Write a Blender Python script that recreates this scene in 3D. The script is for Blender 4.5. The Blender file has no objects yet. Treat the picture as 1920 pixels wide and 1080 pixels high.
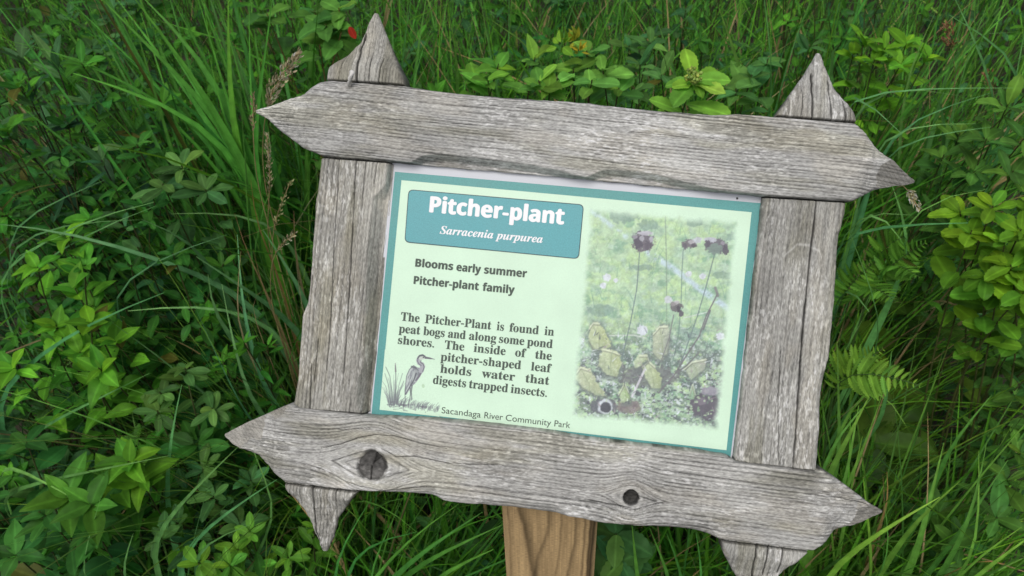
import bpy, math
import numpy as np
from mathutils import Matrix, Vector

sc = bpy.context.scene
COL = sc.collection
rng = np.random.default_rng(11)

# ------------------------------------------------------------------ camera, sky, sun, exposure
FPX = 1600.0                                   # focal length in pixels of the 1920 px wide frame
TH, RHO = math.radians(41.5), math.atan2(71, 1810)
CAM = np.array([0.0, 0.0, 1.5])
FW = np.array([0, math.cos(TH), -math.sin(TH)])
_R0 = np.array([1.0, 0, 0]); _U0 = np.array([0, math.sin(TH), math.cos(TH)])
RT = _R0 * math.cos(RHO) - _U0 * math.sin(RHO)
UP = _U0 * math.cos(RHO) + _R0 * math.sin(RHO)

cam = bpy.data.cameras.new("camera"); camo = bpy.data.objects.new("camera", cam); COL.objects.link(camo)
cam.sensor_width = 36.0; cam.lens = 36.0 * FPX / 1920.0
cam.clip_start = 0.02; cam.clip_end = 200.0
camo.matrix_world = Matrix(((RT[0], UP[0], -FW[0], CAM[0]), (RT[1], UP[1], -FW[1], CAM[1]), (RT[2], UP[2], -FW[2], CAM[2]), (0, 0, 0, 1)))
cam.dof.use_dof = True; cam.dof.focus_distance = 0.80; cam.dof.aperture_fstop = 13.0
sc.camera = camo

SUN_EL, SUN_AZ = math.radians(58), math.radians(200)     # azimuth from +Y clockwise: behind the camera, a little left
world = bpy.data.worlds.new("World"); sc.world = world; world.use_nodes = True
wn, wl = world.node_tree.nodes, world.node_tree.links
sky = wn.new("ShaderNodeTexSky"); sky.sky_type = 'NISHITA'; sky.sun_disc = False
sky.sun_elevation = SUN_EL; sky.sun_rotation = SUN_AZ
sky.air_density = 1.0; sky.dust_density = 4.0; sky.ozone_density = 1.0
hsv = wn.new("ShaderNodeHueSaturation"); hsv.inputs['Saturation'].default_value = 0.35
wl.new(sky.outputs[0], hsv.inputs['Color']); wl.new(hsv.outputs[0], wn['Background'].inputs['Color'])
wn['Background'].inputs['Strength'].default_value = 0.12
sun = bpy.data.lights.new("sun", 'SUN'); sun.energy = 1.3; sun.angle = math.radians(28); sun.color = (1.0, 0.96, 0.9)
suno = bpy.data.objects.new("sun", sun); COL.objects.link(suno)
_sd = Vector((math.sin(SUN_AZ) * math.cos(SUN_EL), math.cos(SUN_AZ) * math.cos(SUN_EL), math.sin(SUN_EL)))
suno.rotation_euler = _sd.to_track_quat('Z', 'Y').to_euler(); suno.location = (0, -3, 6)
sc.view_settings.view_transform = 'Standard'; sc.view_settings.look = 'None'
sc.view_settings.exposure = 0.0; sc.view_settings.gamma = 1.0
sc.render.engine = 'CYCLES'
sc.cycles.use_denoising = True
sc.cycles.max_bounces = 6; sc.cycles.diffuse_bounces = 4; sc.cycles.glossy_bounces = 2; sc.cycles.transmission_bounces = 4

# ------------------------------------------------------------------ helpers
def ray(px, py):
    px = np.asarray(px, float); py = np.asarray(py, float)
    return ((px - 960) / FPX)[..., None] * RT - ((py - 540) / FPX)[..., None] * UP + FW
def W(px, py, Z):
    return CAM + ray(px, py) * np.asarray(Z, float)[..., None]
# plane of the sign (fitted so that the printed panel is a true rectangle)
_a = 1 / 0.8; _b, _c = 0.10 * _a, -0.02 * _a
SN = (_a - _b * 103 / FPX - _c * 38 / FPX) * FW + _b * RT - _c * UP
SNL = np.linalg.norm(SN); EN = -SN / SNL       # EN points at the viewer
def un(px, py, d=0.0):
    r = ray(px, py)
    return CAM + r * ((1 + d * SNL) / (r @ SN))[..., None]
def unit(v):
    v = np.asarray(v, float); return v / np.maximum(np.linalg.norm(v, axis=-1, keepdims=True), 1e-9)
def lin(r, g, b):
    c = np.array([r, g, b], float) / 255
    return np.where(c <= .04045, c / 12.92, ((c + .055) / 1.055) ** 2.4)
def hsh(ix, iy, seed):
    n = (ix * 374761393 + iy * 668265263 + seed * 1442695041) & 0xffffffff
    n = ((n ^ (n >> 13)) * 1274126177) & 0xffffffff
    return ((n ^ (n >> 16)) & 0xffff) / 65535.0
def vnoise(x, y, seed=0):
    x = np.asarray(x, float); y = np.asarray(y, float) + 0 * x; x = x + 0 * y
    ix = np.floor(x).astype(np.int64); iy = np.floor(y).astype(np.int64)
    fx = x - ix; fy = y - iy; fx = fx * fx * (3 - 2 * fx); fy = fy * fy * (3 - 2 * fy)
    a = hsh(ix, iy, seed); b = hsh(ix + 1, iy, seed); c = hsh(ix, iy + 1, seed); d = hsh(ix + 1, iy + 1, seed)
    return (a * (1 - fx) + b * fx) * (1 - fy) + (c * (1 - fx) + d * fx) * fy
def fbm(x, y, seed=0, o=4):
    s = 0; w = .5; t = 0
    for k in range(o):
        s = s + w * vnoise(x * 2 ** k, y * 2 ** k, seed + 17 * k); t += w; w *= .55
    return s / t
def sstep(a, b, x):
    t = np.clip((x - a) / (b - a), 0, 1); return t * t * (3 - 2 * t)

def make_mesh(name, V, quads=None, tris=None, col=None, smooth=True):
    V = np.asarray(V, np.float32).reshape(-1, 3)
    qs = np.zeros((0, 4), np.int32) if quads is None else np.asarray(quads, np.int32).reshape(-1, 4)
    ts = np.zeros((0, 3), np.int32) if tris is None else np.asarray(tris, np.int32).reshape(-1, 3)
    me = bpy.data.meshes.new(name)
    me.vertices.add(len(V)); me.vertices.foreach_set("co", V.ravel())
    li = np.concatenate([qs.ravel(), ts.ravel()])
    me.loops.add(len(li)); me.loops.foreach_set("vertex_index", li)
    tot = np.concatenate([np.full(len(qs), 4), np.full(len(ts), 3)]).astype(np.int32)
    st = np.concatenate([[0], np.cumsum(tot)[:-1]]).astype(np.int32)
    me.polygons.add(len(tot)); me.polygons.foreach_set("loop_start", st)
    me.polygons.foreach_set("use_smooth", np.full(len(tot), smooth))
    me.update(calc_edges=True)
    if col is not None:
        at = me.color_attributes.new("tint", 'FLOAT_COLOR', 'POINT')
        c = np.asarray(col, np.float32)
        if c.shape[1] == 3: c = np.concatenate([c, np.ones((len(c), 1), np.float32)], 1)
        at.data.foreach_set("color", np.ascontiguousarray(c).ravel())
    return me
def link(name, me, mat=None, parent=None, M=None):
    o = bpy.data.objects.new(name, me); COL.objects.link(o)
    if mat: me.materials.append(mat)
    if parent is not None:
        o.parent = parent
    if M is not None:
        o.matrix_local = (parent.matrix_local.inverted() if False else Matrix()) @ M
    return o
def thing(name, label, cat, loc, group=None):
    o = bpy.data.objects.new(name, None); COL.objects.link(o); o.location = Vector(loc); o.empty_display_size = .05
    o['label'] = label; o['category'] = cat
    if group: o['group'] = group
    return o
def tag(o, label, cat, kind=None, group=None):
    o['label'] = label; o['category'] = cat
    if kind: o['kind'] = kind
    if group: o['group'] = group
    return o

# ------------------------------------------------------------------ materials
def mat_new(name):
    m = bpy.data.materials.new(name); m.use_nodes = True
    nt = m.node_tree; return m, nt.nodes, nt.links, nt.nodes['Principled BSDF']
def attr_node(n, name="tint"):
    a = n.new("ShaderNodeAttribute"); a.attribute_name = name; return a
def m_wood():
    m, n, l, p = mat_new("weathered_wood")
    a = attr_node(n); tc = n.new("ShaderNodeTexCoord"); mp = n.new("ShaderNodeMapping")
    mp.inputs['Scale'].default_value = (220, 1500, 1500)
    l.new(tc.outputs['Object'], mp.inputs[0])
    nz = n.new("ShaderNodeTexNoise"); nz.inputs['Scale'].default_value = 1; nz.inputs['Detail'].default_value = 4
    l.new(mp.outputs[0], nz.inputs['Vector'])
    mr = n.new("ShaderNodeMapRange"); mr.inputs['From Min'].default_value = .3; mr.inputs['From Max'].default_value = .7
    mr.inputs['To Min'].default_value = .68; mr.inputs['To Max'].default_value = 1.3
    l.new(nz.outputs['Fac'], mr.inputs['Value'])
    mx = n.new("ShaderNodeMix"); mx.data_type = 'RGBA'; mx.blend_type = 'MULTIPLY'; mx.inputs['Factor'].default_value = 1
    l.new(a.outputs['Color'], mx.inputs['A']); l.new(mr.outputs[0], mx.inputs['B'])
    l.new(mx.outputs['Result'], p.inputs['Base Color']); p.inputs['Roughness'].default_value = .85
    p.inputs['Specular IOR Level'].default_value = .25
    bp = n.new("ShaderNodeBump"); bp.inputs['Strength'].default_value = .5; bp.inputs['Distance'].default_value = .0004
    l.new(nz.outputs['Fac'], bp.inputs['Height']); l.new(bp.outputs[0], p.inputs['Normal'])
    return m
def m_print(name, color=None, rough=.35, spec=.35, speck=.06):
    m, n, l, p = mat_new(name)
    tc = n.new("ShaderNodeTexCoord"); nz = n.new("ShaderNodeTexNoise"); nz.inputs['Scale'].default_value = 900; nz.inputs['Detail'].default_value = 3
    l.new(tc.outputs['Object'], nz.inputs['Vector'])
    mr = n.new("ShaderNodeMapRange"); mr.inputs['From Min'].default_value = .3; mr.inputs['From Max'].default_value = .7
    mr.inputs['To Min'].default_value = 1 - speck; mr.inputs['To Max'].default_value = 1 + speck
    l.new(nz.outputs['Fac'], mr.inputs['Value'])
    mx = n.new("ShaderNodeMix"); mx.data_type = 'RGBA'; mx.blend_type = 'MULTIPLY'; mx.inputs['Factor'].default_value = 1
    if color is None:
        a = attr_node(n); l.new(a.outputs['Color'], mx.inputs['A'])
    else:
        mx.inputs['A'].default_value = (*color, 1)
    l.new(mr.outputs[0], mx.inputs['B']); l.new(mx.outputs['Result'], p.inputs['Base Color'])
    nb = n.new("ShaderNodeTexNoise"); nb.inputs['Scale'].default_value = 22; nb.inputs['Detail'].default_value = 6; l.new(tc.outputs['Object'], nb.inputs['Vector'])
    m2 = n.new("ShaderNodeMapRange"); m2.inputs['From Min'].default_value = .3; m2.inputs['From Max'].default_value = .7; m2.inputs['To Min'].default_value = .95; m2.inputs['To Max'].default_value = 1.04
    l.new(nb.outputs['Fac'], m2.inputs['Value']); mm = n.new("ShaderNodeMath"); mm.operation = 'MULTIPLY'; l.new(mr.outputs[0], mm.inputs[0]); l.new(m2.outputs[0], mm.inputs[1]); l.new(mm.outputs[0], mx.inputs['B'])
    r2 = n.new("ShaderNodeMapRange"); r2.inputs['To Min'].default_value = rough - .12; r2.inputs['To Max'].default_value = rough + .15; l.new(nb.outputs['Fac'], r2.inputs['Value']); l.new(r2.outputs[0], p.inputs['Roughness'])
    p.inputs['Specular IOR Level'].default_value = spec
    return m
def m_leaf(name, rough=.45, trans=.35, spec=.4, rib=1.0):
    m, n, l, p = mat_new(name)
    a = attr_node(n); geo = n.new("ShaderNodeNewGeometry")
    nz = n.new("ShaderNodeTexNoise"); nz.inputs['Scale'].default_value = 60; nz.inputs['Detail'].default_value = 3
    tc = n.new("ShaderNodeTexCoord"); l.new(tc.outputs['Object'], nz.inputs['Vector'])
    mr = n.new("ShaderNodeMapRange"); mr.inputs['From Min'].default_value = .3; mr.inputs['From Max'].default_value = .7
    mr.inputs['To Min'].default_value = .75; mr.inputs['To Max'].default_value = 1.25
    l.new(nz.outputs['Fac'], mr.inputs['Value'])
    ribr = n.new("ShaderNodeMapRange"); ribr.inputs['From Min'].default_value = 0.0; ribr.inputs['From Max'].default_value = .22
    ribr.inputs['To Min'].default_value = 1 + .45 * rib; ribr.inputs['To Max'].default_value = 1.0
    l.new(a.outputs['Alpha'], ribr.inputs['Value'])
    mu = n.new("ShaderNodeMath"); mu.operation = 'MULTIPLY'; l.new(mr.outputs[0], mu.inputs[0]); l.new(ribr.outputs[0], mu.inputs[1])
    mx = n.new("ShaderNodeMix"); mx.data_type = 'RGBA'; mx.blend_type = 'MULTIPLY'; mx.inputs['Factor'].default_value = 1
    l.new(a.outputs['Color'], mx.inputs['A']); l.new(mu.outputs[0], mx.inputs['B'])
    l.new(mx.outputs['Result'], p.inputs['Base Color'])
    p.inputs['Roughness'].default_value = rough; p.inputs['Specular IOR Level'].default_value = spec
    tr = n.new("ShaderNodeBsdfTranslucent"); l.new(mx.outputs['Result'], tr.inputs['Color'])
    ms = n.new("ShaderNodeMixShader"); ms.inputs[0].default_value = trans
    l.new(p.outputs[0], ms.inputs[1]); l.new(tr.outputs[0], ms.inputs[2])
    l.new(ms.outputs[0], n['Material Output'].inputs['Surface'])
    return m
def m_plain(name, color, rough=.6, var=.3, scale=80):
    m, n, l, p = mat_new(name)
    tc = n.new("ShaderNodeTexCoord"); nz = n.new("ShaderNodeTexNoise"); nz.inputs['Scale'].default_value = scale; nz.inputs['Detail'].default_value = 5
    l.new(tc.outputs['Object'], nz.inputs['Vector'])
    cr = n.new("ShaderNodeValToRGB"); c = np.array(color)
    cr.color_ramp.elements[0].position = .3; cr.color_ramp.elements[1].position = .7
    cr.color_ramp.elements[0].color = (*(c * (1 - var)), 1); cr.color_ramp.elements[1].color = (*(c * (1 + var)), 1)
    l.new(nz.outputs['Fac'], cr.inputs[0]); l.new(cr.outputs[0], p.inputs['Base Color'])
    p.inputs['Roughness'].default_value = rough
    return m
WOOD = m_wood(); POST = WOOD
LEAF = m_leaf("leaf_green", rough=.5, trans=.40, spec=.12); GRASS = m_leaf("grass_blade", rough=.45, trans=.36, spec=.16, rib=.35)
STEM = m_leaf("stem_skin", rough=.6, trans=.0, spec=.2, rib=0)
KP = 1.22                                       # printed colours as albedo: photo colour over light level
def ink(r, g, b): return tuple(lin(r, g, b) / KP)
SHADED_BOARD = m_print("shaded_white_board", (.56, .58, .63), .4, .3, .02)  # white board, shade under the top rail put into its bluish grey
TEAL = m_print("teal_ink", ink(92, 165, 163), .4, .35, .12)
BOX = m_print("title_ink", ink(98, 174, 182), .4, .35, .12)
MINT = m_print("mint_ink", ink(222, 252, 226), .4, .35, .025)
BLACK = m_print("black_ink", ink(82, 95, 86), .5, .3, .05)
DARKLINE = m_print("outline_ink", ink(80, 105, 108), .5, .3, .05)
WHITE_INK = m_print("white_ink", (.82, .82, .84), .4, .3, .02)
PICTURE = m_print("picture_ink", None, .4, .35, .05)
RUST = m_plain("rusty_metal", (.16, .07, .04), .7)
NAIL = m_plain("grey_nail", (.58, .57, .55), .6)
PIN = m_plain("black_pin", (.02, .02, .02), .5)
# ------------------------------------------------------------------ the sign
_anchor = un(1031, 960, .05)
SIGN_BASE = (float(_anchor[0]), float(_anchor[1]) + .05, 0.0)
SIGN = thing("park_sign", "weathered grey timber framed sign about the pitcher-plant on a brown wooden post", "sign", SIGN_BASE)
def to_sign(M):                                  # world matrix -> matrix under the sign's Empty
    return Matrix.Translation(-Vector(SIGN_BASE)) @ M
def frame_at(A, B):
    ex = unit(B - A); ex = unit(ex - EN * (ex @ EN)); ey = np.cross(EN, ex)
    return np.stack([ex, ey, EN], 1), A
def mat4(Rm, o):
    return Matrix([[*map(float, Rm[i]), float(o[i])] for i in range(3)] + [[0, 0, 0, 1]])

def board(name, A, B, side_a, side_b, d, thick, seed, cracks=(), knots=(), ridges=(), line=2.6e-3, linek=.5,
          tip=.26, tone=(.30, .292, .28), step=.0007, wear=(), joints=(), cuts=()):
    """side_a = polyline of px on the +y side (left of the A->B direction), side_b = the other side."""
    Rm, o = frame_at(un(*A, d), un(*B, d))
    loc = lambda pts: (un([p[0] for p in pts], [p[1] for p in pts], d) - o) @ Rm
    sa, sb = loc(side_a), loc(side_b)
    sa = sa[np.argsort(sa[:, 0])]; sb = sb[np.argsort(sb[:, 0])]
    x0, x1 = max(sa[0, 0], sb[0, 0]), min(sa[-1, 0], sb[-1, 0])
    nx = int((x1 - x0) / step); X1 = np.linspace(x0, x1, nx)
    ya = np.interp(X1, sa[:, 0], sa[:, 1]); yb = np.interp(X1, sb[:, 0], sb[:, 1])
    k = np.ones(5) / 5
    for q in (ya, yb):
        q[2:-2] = np.convolve(q, k, 'valid')
    ya = ya + .0012 * (fbm(X1 / .012, 0 * X1, seed + 1) - .5); yb = yb + .0012 * (fbm(X1 / .012, 0 * X1 + 9, seed + 2) - .5)
    yb = np.minimum(yb, ya - .0004)
    full = np.percentile(ya - yb, 70)
    ny = int(full / step) + 1
    t = np.linspace(0, 1, ny); X = np.repeat(X1[:, None], ny, 1); Y = yb[:, None] + (ya - yb)[:, None] * t[None]
    wid = np.repeat((ya - yb)[:, None], ny, 1)
    psi = Y.copy(); rk = []
    for (kx, ky, kr) in knots:
        c = loc([(kx, ky)])[0]; R = kr * .8 / FPX
        dx, dy = X - c[0], Y - c[1]; A_ = 1.55 * R * np.exp(-(dx / (2.7 * R)) ** 2); ay = np.abs(dy)
        bent = np.where(ay > A_, np.sign(dy) * (ay - A_ * np.exp(-np.maximum(ay - A_, 0) / (2.4 * R))), -(A_ - ay) * .8)
        psi = psi + (bent - dy)
        rr = np.hypot((X - c[0]), dy) * (1 + .22 * (fbm(np.arctan2(dy, X - c[0]) * 1.3 + 9, 0 * X, seed + 40, 3) - .5)); rk.append((rr / R, np.arctan2(Y - c[1], X - c[0]), R))
    psi = psi + .0025 * (fbm(X / .09, Y / .05, seed + 3, 3) - .5) + X * .01
    h = np.zeros_like(X)
    # worn edges
    de = np.minimum(Y - yb[:, None], ya[:, None] - Y); rad = .0035 + .003 * (fbm(X / .03, 0 * X, seed + 5) - .5)
    q = np.clip(1 - de / rad, 0, 1); h -= rad * (1 - np.sqrt(np.maximum(1 - q * q, 0)))
    # carved points
    ends = sstep(.90, .60, wid / full)
    h -= tip * np.maximum(0, full * .93 - wid) * (1 + .25 * (fbm(X / .018, Y / .012, seed + 6, 2) - .5))
    mid = (ya + yb)[:, None] / 2
    h -= ends * .35 * np.abs(Y - mid - .003)
    h += ends * .0030 * (fbm(X / .007, Y / .011, seed + 7, 3) - .5) * 2
    cm = np.zeros_like(X); cl_ = np.ones_like(X)
    for p, q, inside, slope, ft in cuts:                            # flat axe facets: beyond the line p-q, on the side of the point inside
        a, b, c = loc([p, q, inside]); nrm = np.array([-(b - a)[1], (b - a)[0]]); nrm = nrm / np.linalg.norm(nrm)
        if (c - a)[:2] @ nrm < 0: nrm = -nrm
        ds = (X - a[0]) * nrm[0] + (Y - a[1]) * nrm[1] + .0022 * (fbm(X / .009, Y / .009, seed + 50, 3) - .5)
        nh = np.where(ds > 0, -slope * ds + .0012 * (fbm(X / .006, Y / .004, seed + 51, 2) - .5), 1)
        cl_ = np.where(nh < h, ft, cl_); cm = np.where(nh < h, sstep(0, .002, ds), cm); h = np.minimum(h, nh)
    # hewn wane along the edges
    wane = np.zeros_like(X)
    for side, pts, slope in ridges:
        r = loc(pts); r = r[np.argsort(r[:, 0])]
        inr = (X >= r[0, 0]) & (X <= r[-1, 0]); ry = np.interp(X, r[:, 0], r[:, 1]) + .0008 * (fbm(X / .006, 0 * X, seed + 8) - .5)
        dd = np.where(inr, np.maximum(0, (ry - Y) if side == 'b' else (Y - ry)), 0)
        h = np.minimum(h, np.maximum(h - slope * dd, -.0098 - .15 * dd)); wane = np.maximum(wane, np.clip(dd / .002, 0, 1))
    # grain
    ph = psi / line + 1.6 * (vnoise(psi / (line * 3.1), X / .35, seed + 9) - .5) + .22 * (fbm(X / .10, psi / .012, seed + 10, 2) - .5)
    fr = ph - np.floor(ph)
    amp = (.5 + .5 * sstep(.3, .62, fbm(X / .05, ph * .37, seed + 11, 3))) * (.5 + hsh(np.floor(ph).astype(np.int64), 0 * X.astype(np.int64), seed))
    ln = np.exp(-((fr - .5) / .17) ** 2) * amp * linek * 1.9
    fine = fbm(psi / .0007, X / .035, seed + 12, 3) - .5
    fine2 = fbm(psi / .0013, X / .03, seed + 13, 3) - .5
    h -= .0007 * ln * (1 - .4 * wane); h += .0005 * fine
    fleck = sstep(.56, .72, fbm(X / .006, psi / .0014, seed + 14, 3)) * sstep(.35, .6, fbm(X / .06, Y / .03, seed + 15, 2))
    blot = fbm(X / .07, Y / .03, seed + 16, 4)
    speck = fbm(X / .0026, psi / .0009, seed + 22, 3) - .5
    L = 1.03 - .54 * ln + .55 * fine + .45 * fine2 + .75 * speck + .7 * (blot - .5)
    L = np.clip(L, .25, 1.7)
    C = L[..., None] * np.array(tone)
    warm = sstep(.5, .75, fbm(X / .05 + 7, Y / .02, seed + 18, 3))
    C = C * (1 - .5 * warm[..., None] * (1 - np.array([1.0, .95, .86])))
    C = C + (fleck * .22)[..., None] * np.array([1, 1, 1.0])
    st = sstep(.48, .70, fbm(X / .11 + 3, Y / .018, seed + 60, 4)); C = C * (1 - st[..., None] * (1 - np.array([.80, .79, .72])))
    pale = sstep(.5, .72, fbm(X / .08 + 11, Y / .025, seed + 61, 4)); C = C * (1 + .22 * pale[..., None])
    C = np.where((ends > .3)[..., None], C * (1 + .18 * (fbm(X / .01, Y / .01, seed + 19, 2) - .4))[..., None] + .015, C)
    hw = np.array(tone) * (1 + .9 * (fbm(X / .008, Y / .005, seed + 52, 4) - .5) - .35 * np.exp(-(((X * .6 + Y) / .0042 + 2 * fbm(X / .02, Y / .02, seed + 53, 2)) % 1 - .5) ** 2 / .02))[..., None] * np.array([1.02, .98, .90])
    C = C * (1 - .75 * cm[..., None]) + (hw * cl_[..., None]) * .75 * cm[..., None]
    for pts, sw in wear:                                        # pale scratches
        r = loc(pts); r = r[np.argsort(r[:, 1])]
        inr = (Y >= r[0, 1]) & (Y <= r[-1, 1]); xx = np.interp(Y, r[:, 1], r[:, 0])
        m = np.where(inr, np.exp(-((X - xx) / sw) ** 2), 0); C = C + (m * .16)[..., None]
    for pts, wpx, depth in cracks:
        r = loc(pts); r = r[np.argsort(r[:, 0])]
        inr = (X >= r[0, 0]) & (X <= r[-1, 0]); s = (X - r[0, 0]) / max(r[-1, 0] - r[0, 0], 1e-6)
        ry = np.interp(X, r[:, 0], r[:, 1]) + .0009 * (fbm(X / .012, 0 * X, seed + 20, 3) - .5)
        w = wpx * .66 / FPX * np.clip(np.minimum(s, 1 - s) * 8 + .35, 0, 1) * (.7 + .6 * vnoise(X / .01, 0 * X, seed + 21))
        m = np.where(inr, np.clip(1.35 - np.abs(Y - ry) / np.maximum(w, 1e-6), 0, 1), 0)
        h -= .7 * depth * m; C = C * (1 - .86 * m[..., None])
    for pts in joints:                                          # open joint where a rail crosses
        r = loc(pts); r = r[np.argsort(r[:, 1])]; xx = np.interp(Y, r[:, 1], r[:, 0]) + .0006 * (fbm(Y / .006, 0 * Y, seed + 23) - .5)
        m = np.clip(1.5 - np.abs(X - xx) / .0009, 0, 1); h -= .006 * m; C = C * (1 - .85 * m)[..., None]
    for i, (rr, an, R) in enumerate(rk):
        hole = R < .010
        edge = np.exp(-((rr - 1.0) / .10) ** 2)
        inside = sstep(1.02, .94, rr)
        if hole:
            h -= .012 * sstep(1.05, .8, rr) * (1 - .25 * vnoise(X / .004, Y / .004, 3)); C = C * (1 - .80 * sstep(1.08, .92, rr)[..., None])
            C = C + (.07 * np.exp(-((rr - 1.3) / .18) ** 2))[..., None] * np.array([1, .99, .96])
        else:
            rings = .5 + .5 * np.sin(rr * 16 + 2 * np.sin(an * 3))
            kc = np.array([.085, .082, .078]) * (0.75 + .5 * rings * .5 + .8 * (fbm(X / .003, Y / .003, seed + 30, 3) - .5))[..., None]
            kc = kc * (1 + .9 * (sstep(.0, -.4, np.sin(an)) * sstep(.2, .5, rr)))[..., None]
            C = C * (1 - inside[..., None]) + kc * inside[..., None]
            eg = edge * (.35 + .65 * sstep(.25, .6, vnoise(an * 1.7 + 4, rr * 2, seed + 41))); h -= inside * (.0003 + .0012 * rings * .4); h -= .0028 * eg; C = C * (1 - .75 * eg[..., None])
            C = C + (.045 * np.exp(-((rr - 1.25) / .15) ** 2) * (.4 + .6 * np.cos(an * .5 + 1) ** 2))[..., None]
            wedge = np.where((np.abs(np.sin(an - 1.05)) < .22 * (.4 + rr)) & (np.cos(an - 1.05) > 0) & (rr < .95), 1, 0)
            slit = np.where((np.abs((X - o[0] * 0) * 0 + rr * np.cos(an)) < .045) & (np.sin(an) < 0) & (rr < .95), 1, 0)
            h -= .003 * np.maximum(wedge, slit); C = C * (1 - .6 * np.maximum(wedge, slit)[..., None])
    C = np.clip(C, .012, .62)
    # closed mesh: front grid, back grid (two columns), rim
    front = np.stack([X, Y, h], -1).reshape(-1, 3)
    i, j = np.meshgrid(np.arange(nx - 1), np.arange(ny - 1), indexing='ij')
    a = (i * ny + j).ravel(); qf = np.stack([a, a + ny, a + ny + 1, a + 1], 1)
    tk = np.minimum(np.full(nx, -thick), h.min(1) - .002) + .35 * np.maximum(0, full * .9 - (ya - yb))
    tk = np.minimum(tk, h.min(1) - .0006)
    bb = np.stack([X1, yb, tk], 1); ba = np.stack([X1, ya, tk], 1)
    n0 = len(front); V = np.concatenate([front, bb, ba]); ii = np.arange(nx - 1)
    B0, A0 = n0 + ii, n0 + nx + ii
    fb = ii * ny; fa = ii * ny + ny - 1
    qs = [qf, np.stack([B0, A0, A0 + 1, B0 + 1], 1), np.stack([fb, B0, B0 + 1, fb + ny], 1), np.stack([fa, fa + ny, A0 + 1, A0], 1)]
    e = np.arange(ny - 1)
    C = C.reshape(-1, 3); cb = C[np.arange(nx) * ny] * .8; ca = C[np.arange(nx) * ny + ny - 1] * .8
    me = make_mesh(name, V, np.concatenate(qs), None, np.concatenate([C, cb, ca]))
    # sharp turn where the face meets the sides
    return link(name, me, WOOD, SIGN, to_sign(mat4(Rm, o)))

top_rail = board("rail", (473, 206), (1742, 333),
    [(473, 204), (520, 189), (560, 174), (600, 152), (613, 150), (755, 160), (800, 167), (900, 178), (1000, 186), (1100, 192), (1200, 204), (1270, 209), (1340, 215), (1380, 213), (1450, 218), (1607, 231), (1640, 262), (1665, 289), (1705, 313), (1742, 331)],
    [(473, 208), (494, 220), (518, 241), (545, 263), (565, 276), (600, 290), (735, 302), (900, 316), (1095, 333), (1230, 347), (1430, 366), (1600, 377), (1612, 371), (1650, 353), (1694, 344), (1722, 340), (1742, 335)],
    0, .034, 100,
    cracks=[([(900, 196), (1000, 204), (1090, 208)], .8, .0006), ([(1180, 246), (1300, 259), (1420, 270)], .8, .0006), ([(640, 215), (800, 228), (900, 235)], .7, .0006)],
    ridges=[('b', [(768, 304), (778, 299), (793, 291), (815, 288), (850, 290), (900, 296), (1000, 309), (1060, 321), (1096, 334)], 1.7),
            ('b', [(1096, 334), (1122, 321), (1140, 317), (1180, 319), (1230, 326), (1300, 344), (1350, 357), (1385, 364)], 1.7)],
    tip=.08, cuts=[((612, 150), (505, 213), (520, 185), .55, 1.15), ((492, 214), (604, 291), (520, 255), .7, .82), ((1606, 238), (1668, 303), (1690, 295), .7, .85), ((1597, 380), (1652, 300), (1690, 335), .8, .62)],
    line=2.9e-3, linek=.62, tone=(.368, .367, .355))
bottom_rail = board("rail", (405, 823), (1672, 974),
    [(405, 821), (444, 801), (500, 775), (545, 757), (560, 766), (700, 782), (820, 788), (900, 795), (1000, 807), (1100, 823), (1200, 836), (1300, 847), (1365, 857), (1380, 866), (1530, 886), (1540, 880), (1552, 889), (1580, 907), (1609, 929), (1645, 955), (1672, 972)],
    [(405, 825), (430, 840), (452, 848), (478, 860), (486, 872), (510, 887), (531, 904), (600, 914), (664, 921), (715, 924), (793, 931), (841, 942), (900, 948), (940, 953), (1000, 961), (1067, 970), (1125, 980), (1187, 987), (1275, 994), (1317, 1002), (1350, 1013), (1450, 1024), (1525, 1034), (1550, 1021), (1575, 1001), (1630, 987), (1672, 976)],
    0, .034, 200,
    cracks=[([(601, 840), (636, 834), (671, 821), (702, 815), (740, 817), (787, 831), (838, 841)], 1.3, .0015),
            ([(715, 841), (743, 856), (778, 856), (841, 868), (930, 872)], 1.2, .0012),
            ([(1100, 937), (1150, 946), (1187, 954)], 1.4, .0012), ([(1583, 937), (1612, 943), (1633, 951)], 1.0, .001),
            ([(640, 900), (675, 912), (720, 921), (800, 913)], 1.0, .001), ([(1198, 930), (1215, 935), (1232, 941)], 1.4, .0012), ([(560, 800), (640, 806), (700, 802)], .8, .0008)],
    knots=[(697, 873, 28), (1183, 933, 15)],
    ridges=[('b', [(672, 924), (700, 921), (731, 917), (775, 911), (809, 910), (815, 915), (835, 943)], .8),
            ('b', [(890, 948), (900, 941), (960, 938), (1037, 942), (1050, 952), (1069, 971)], .8),
            ('b', [(1180, 987), (1230, 982), (1300, 979), (1325, 983), (1338, 995), (1351, 1014)], .8)],
    tip=.08, cuts=[((548, 756), (474, 848), (440, 815), .55, .82), ((468, 842), (536, 907), (470, 870), .6, .95), ((1583, 898), (1592, 968), (1640, 950), .45, 1.1), ((1600, 952), (1527, 1036), (1590, 1015), .8, .72)],
    line=3.3e-3, linek=.48, tone=(.358, .355, .340))
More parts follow.
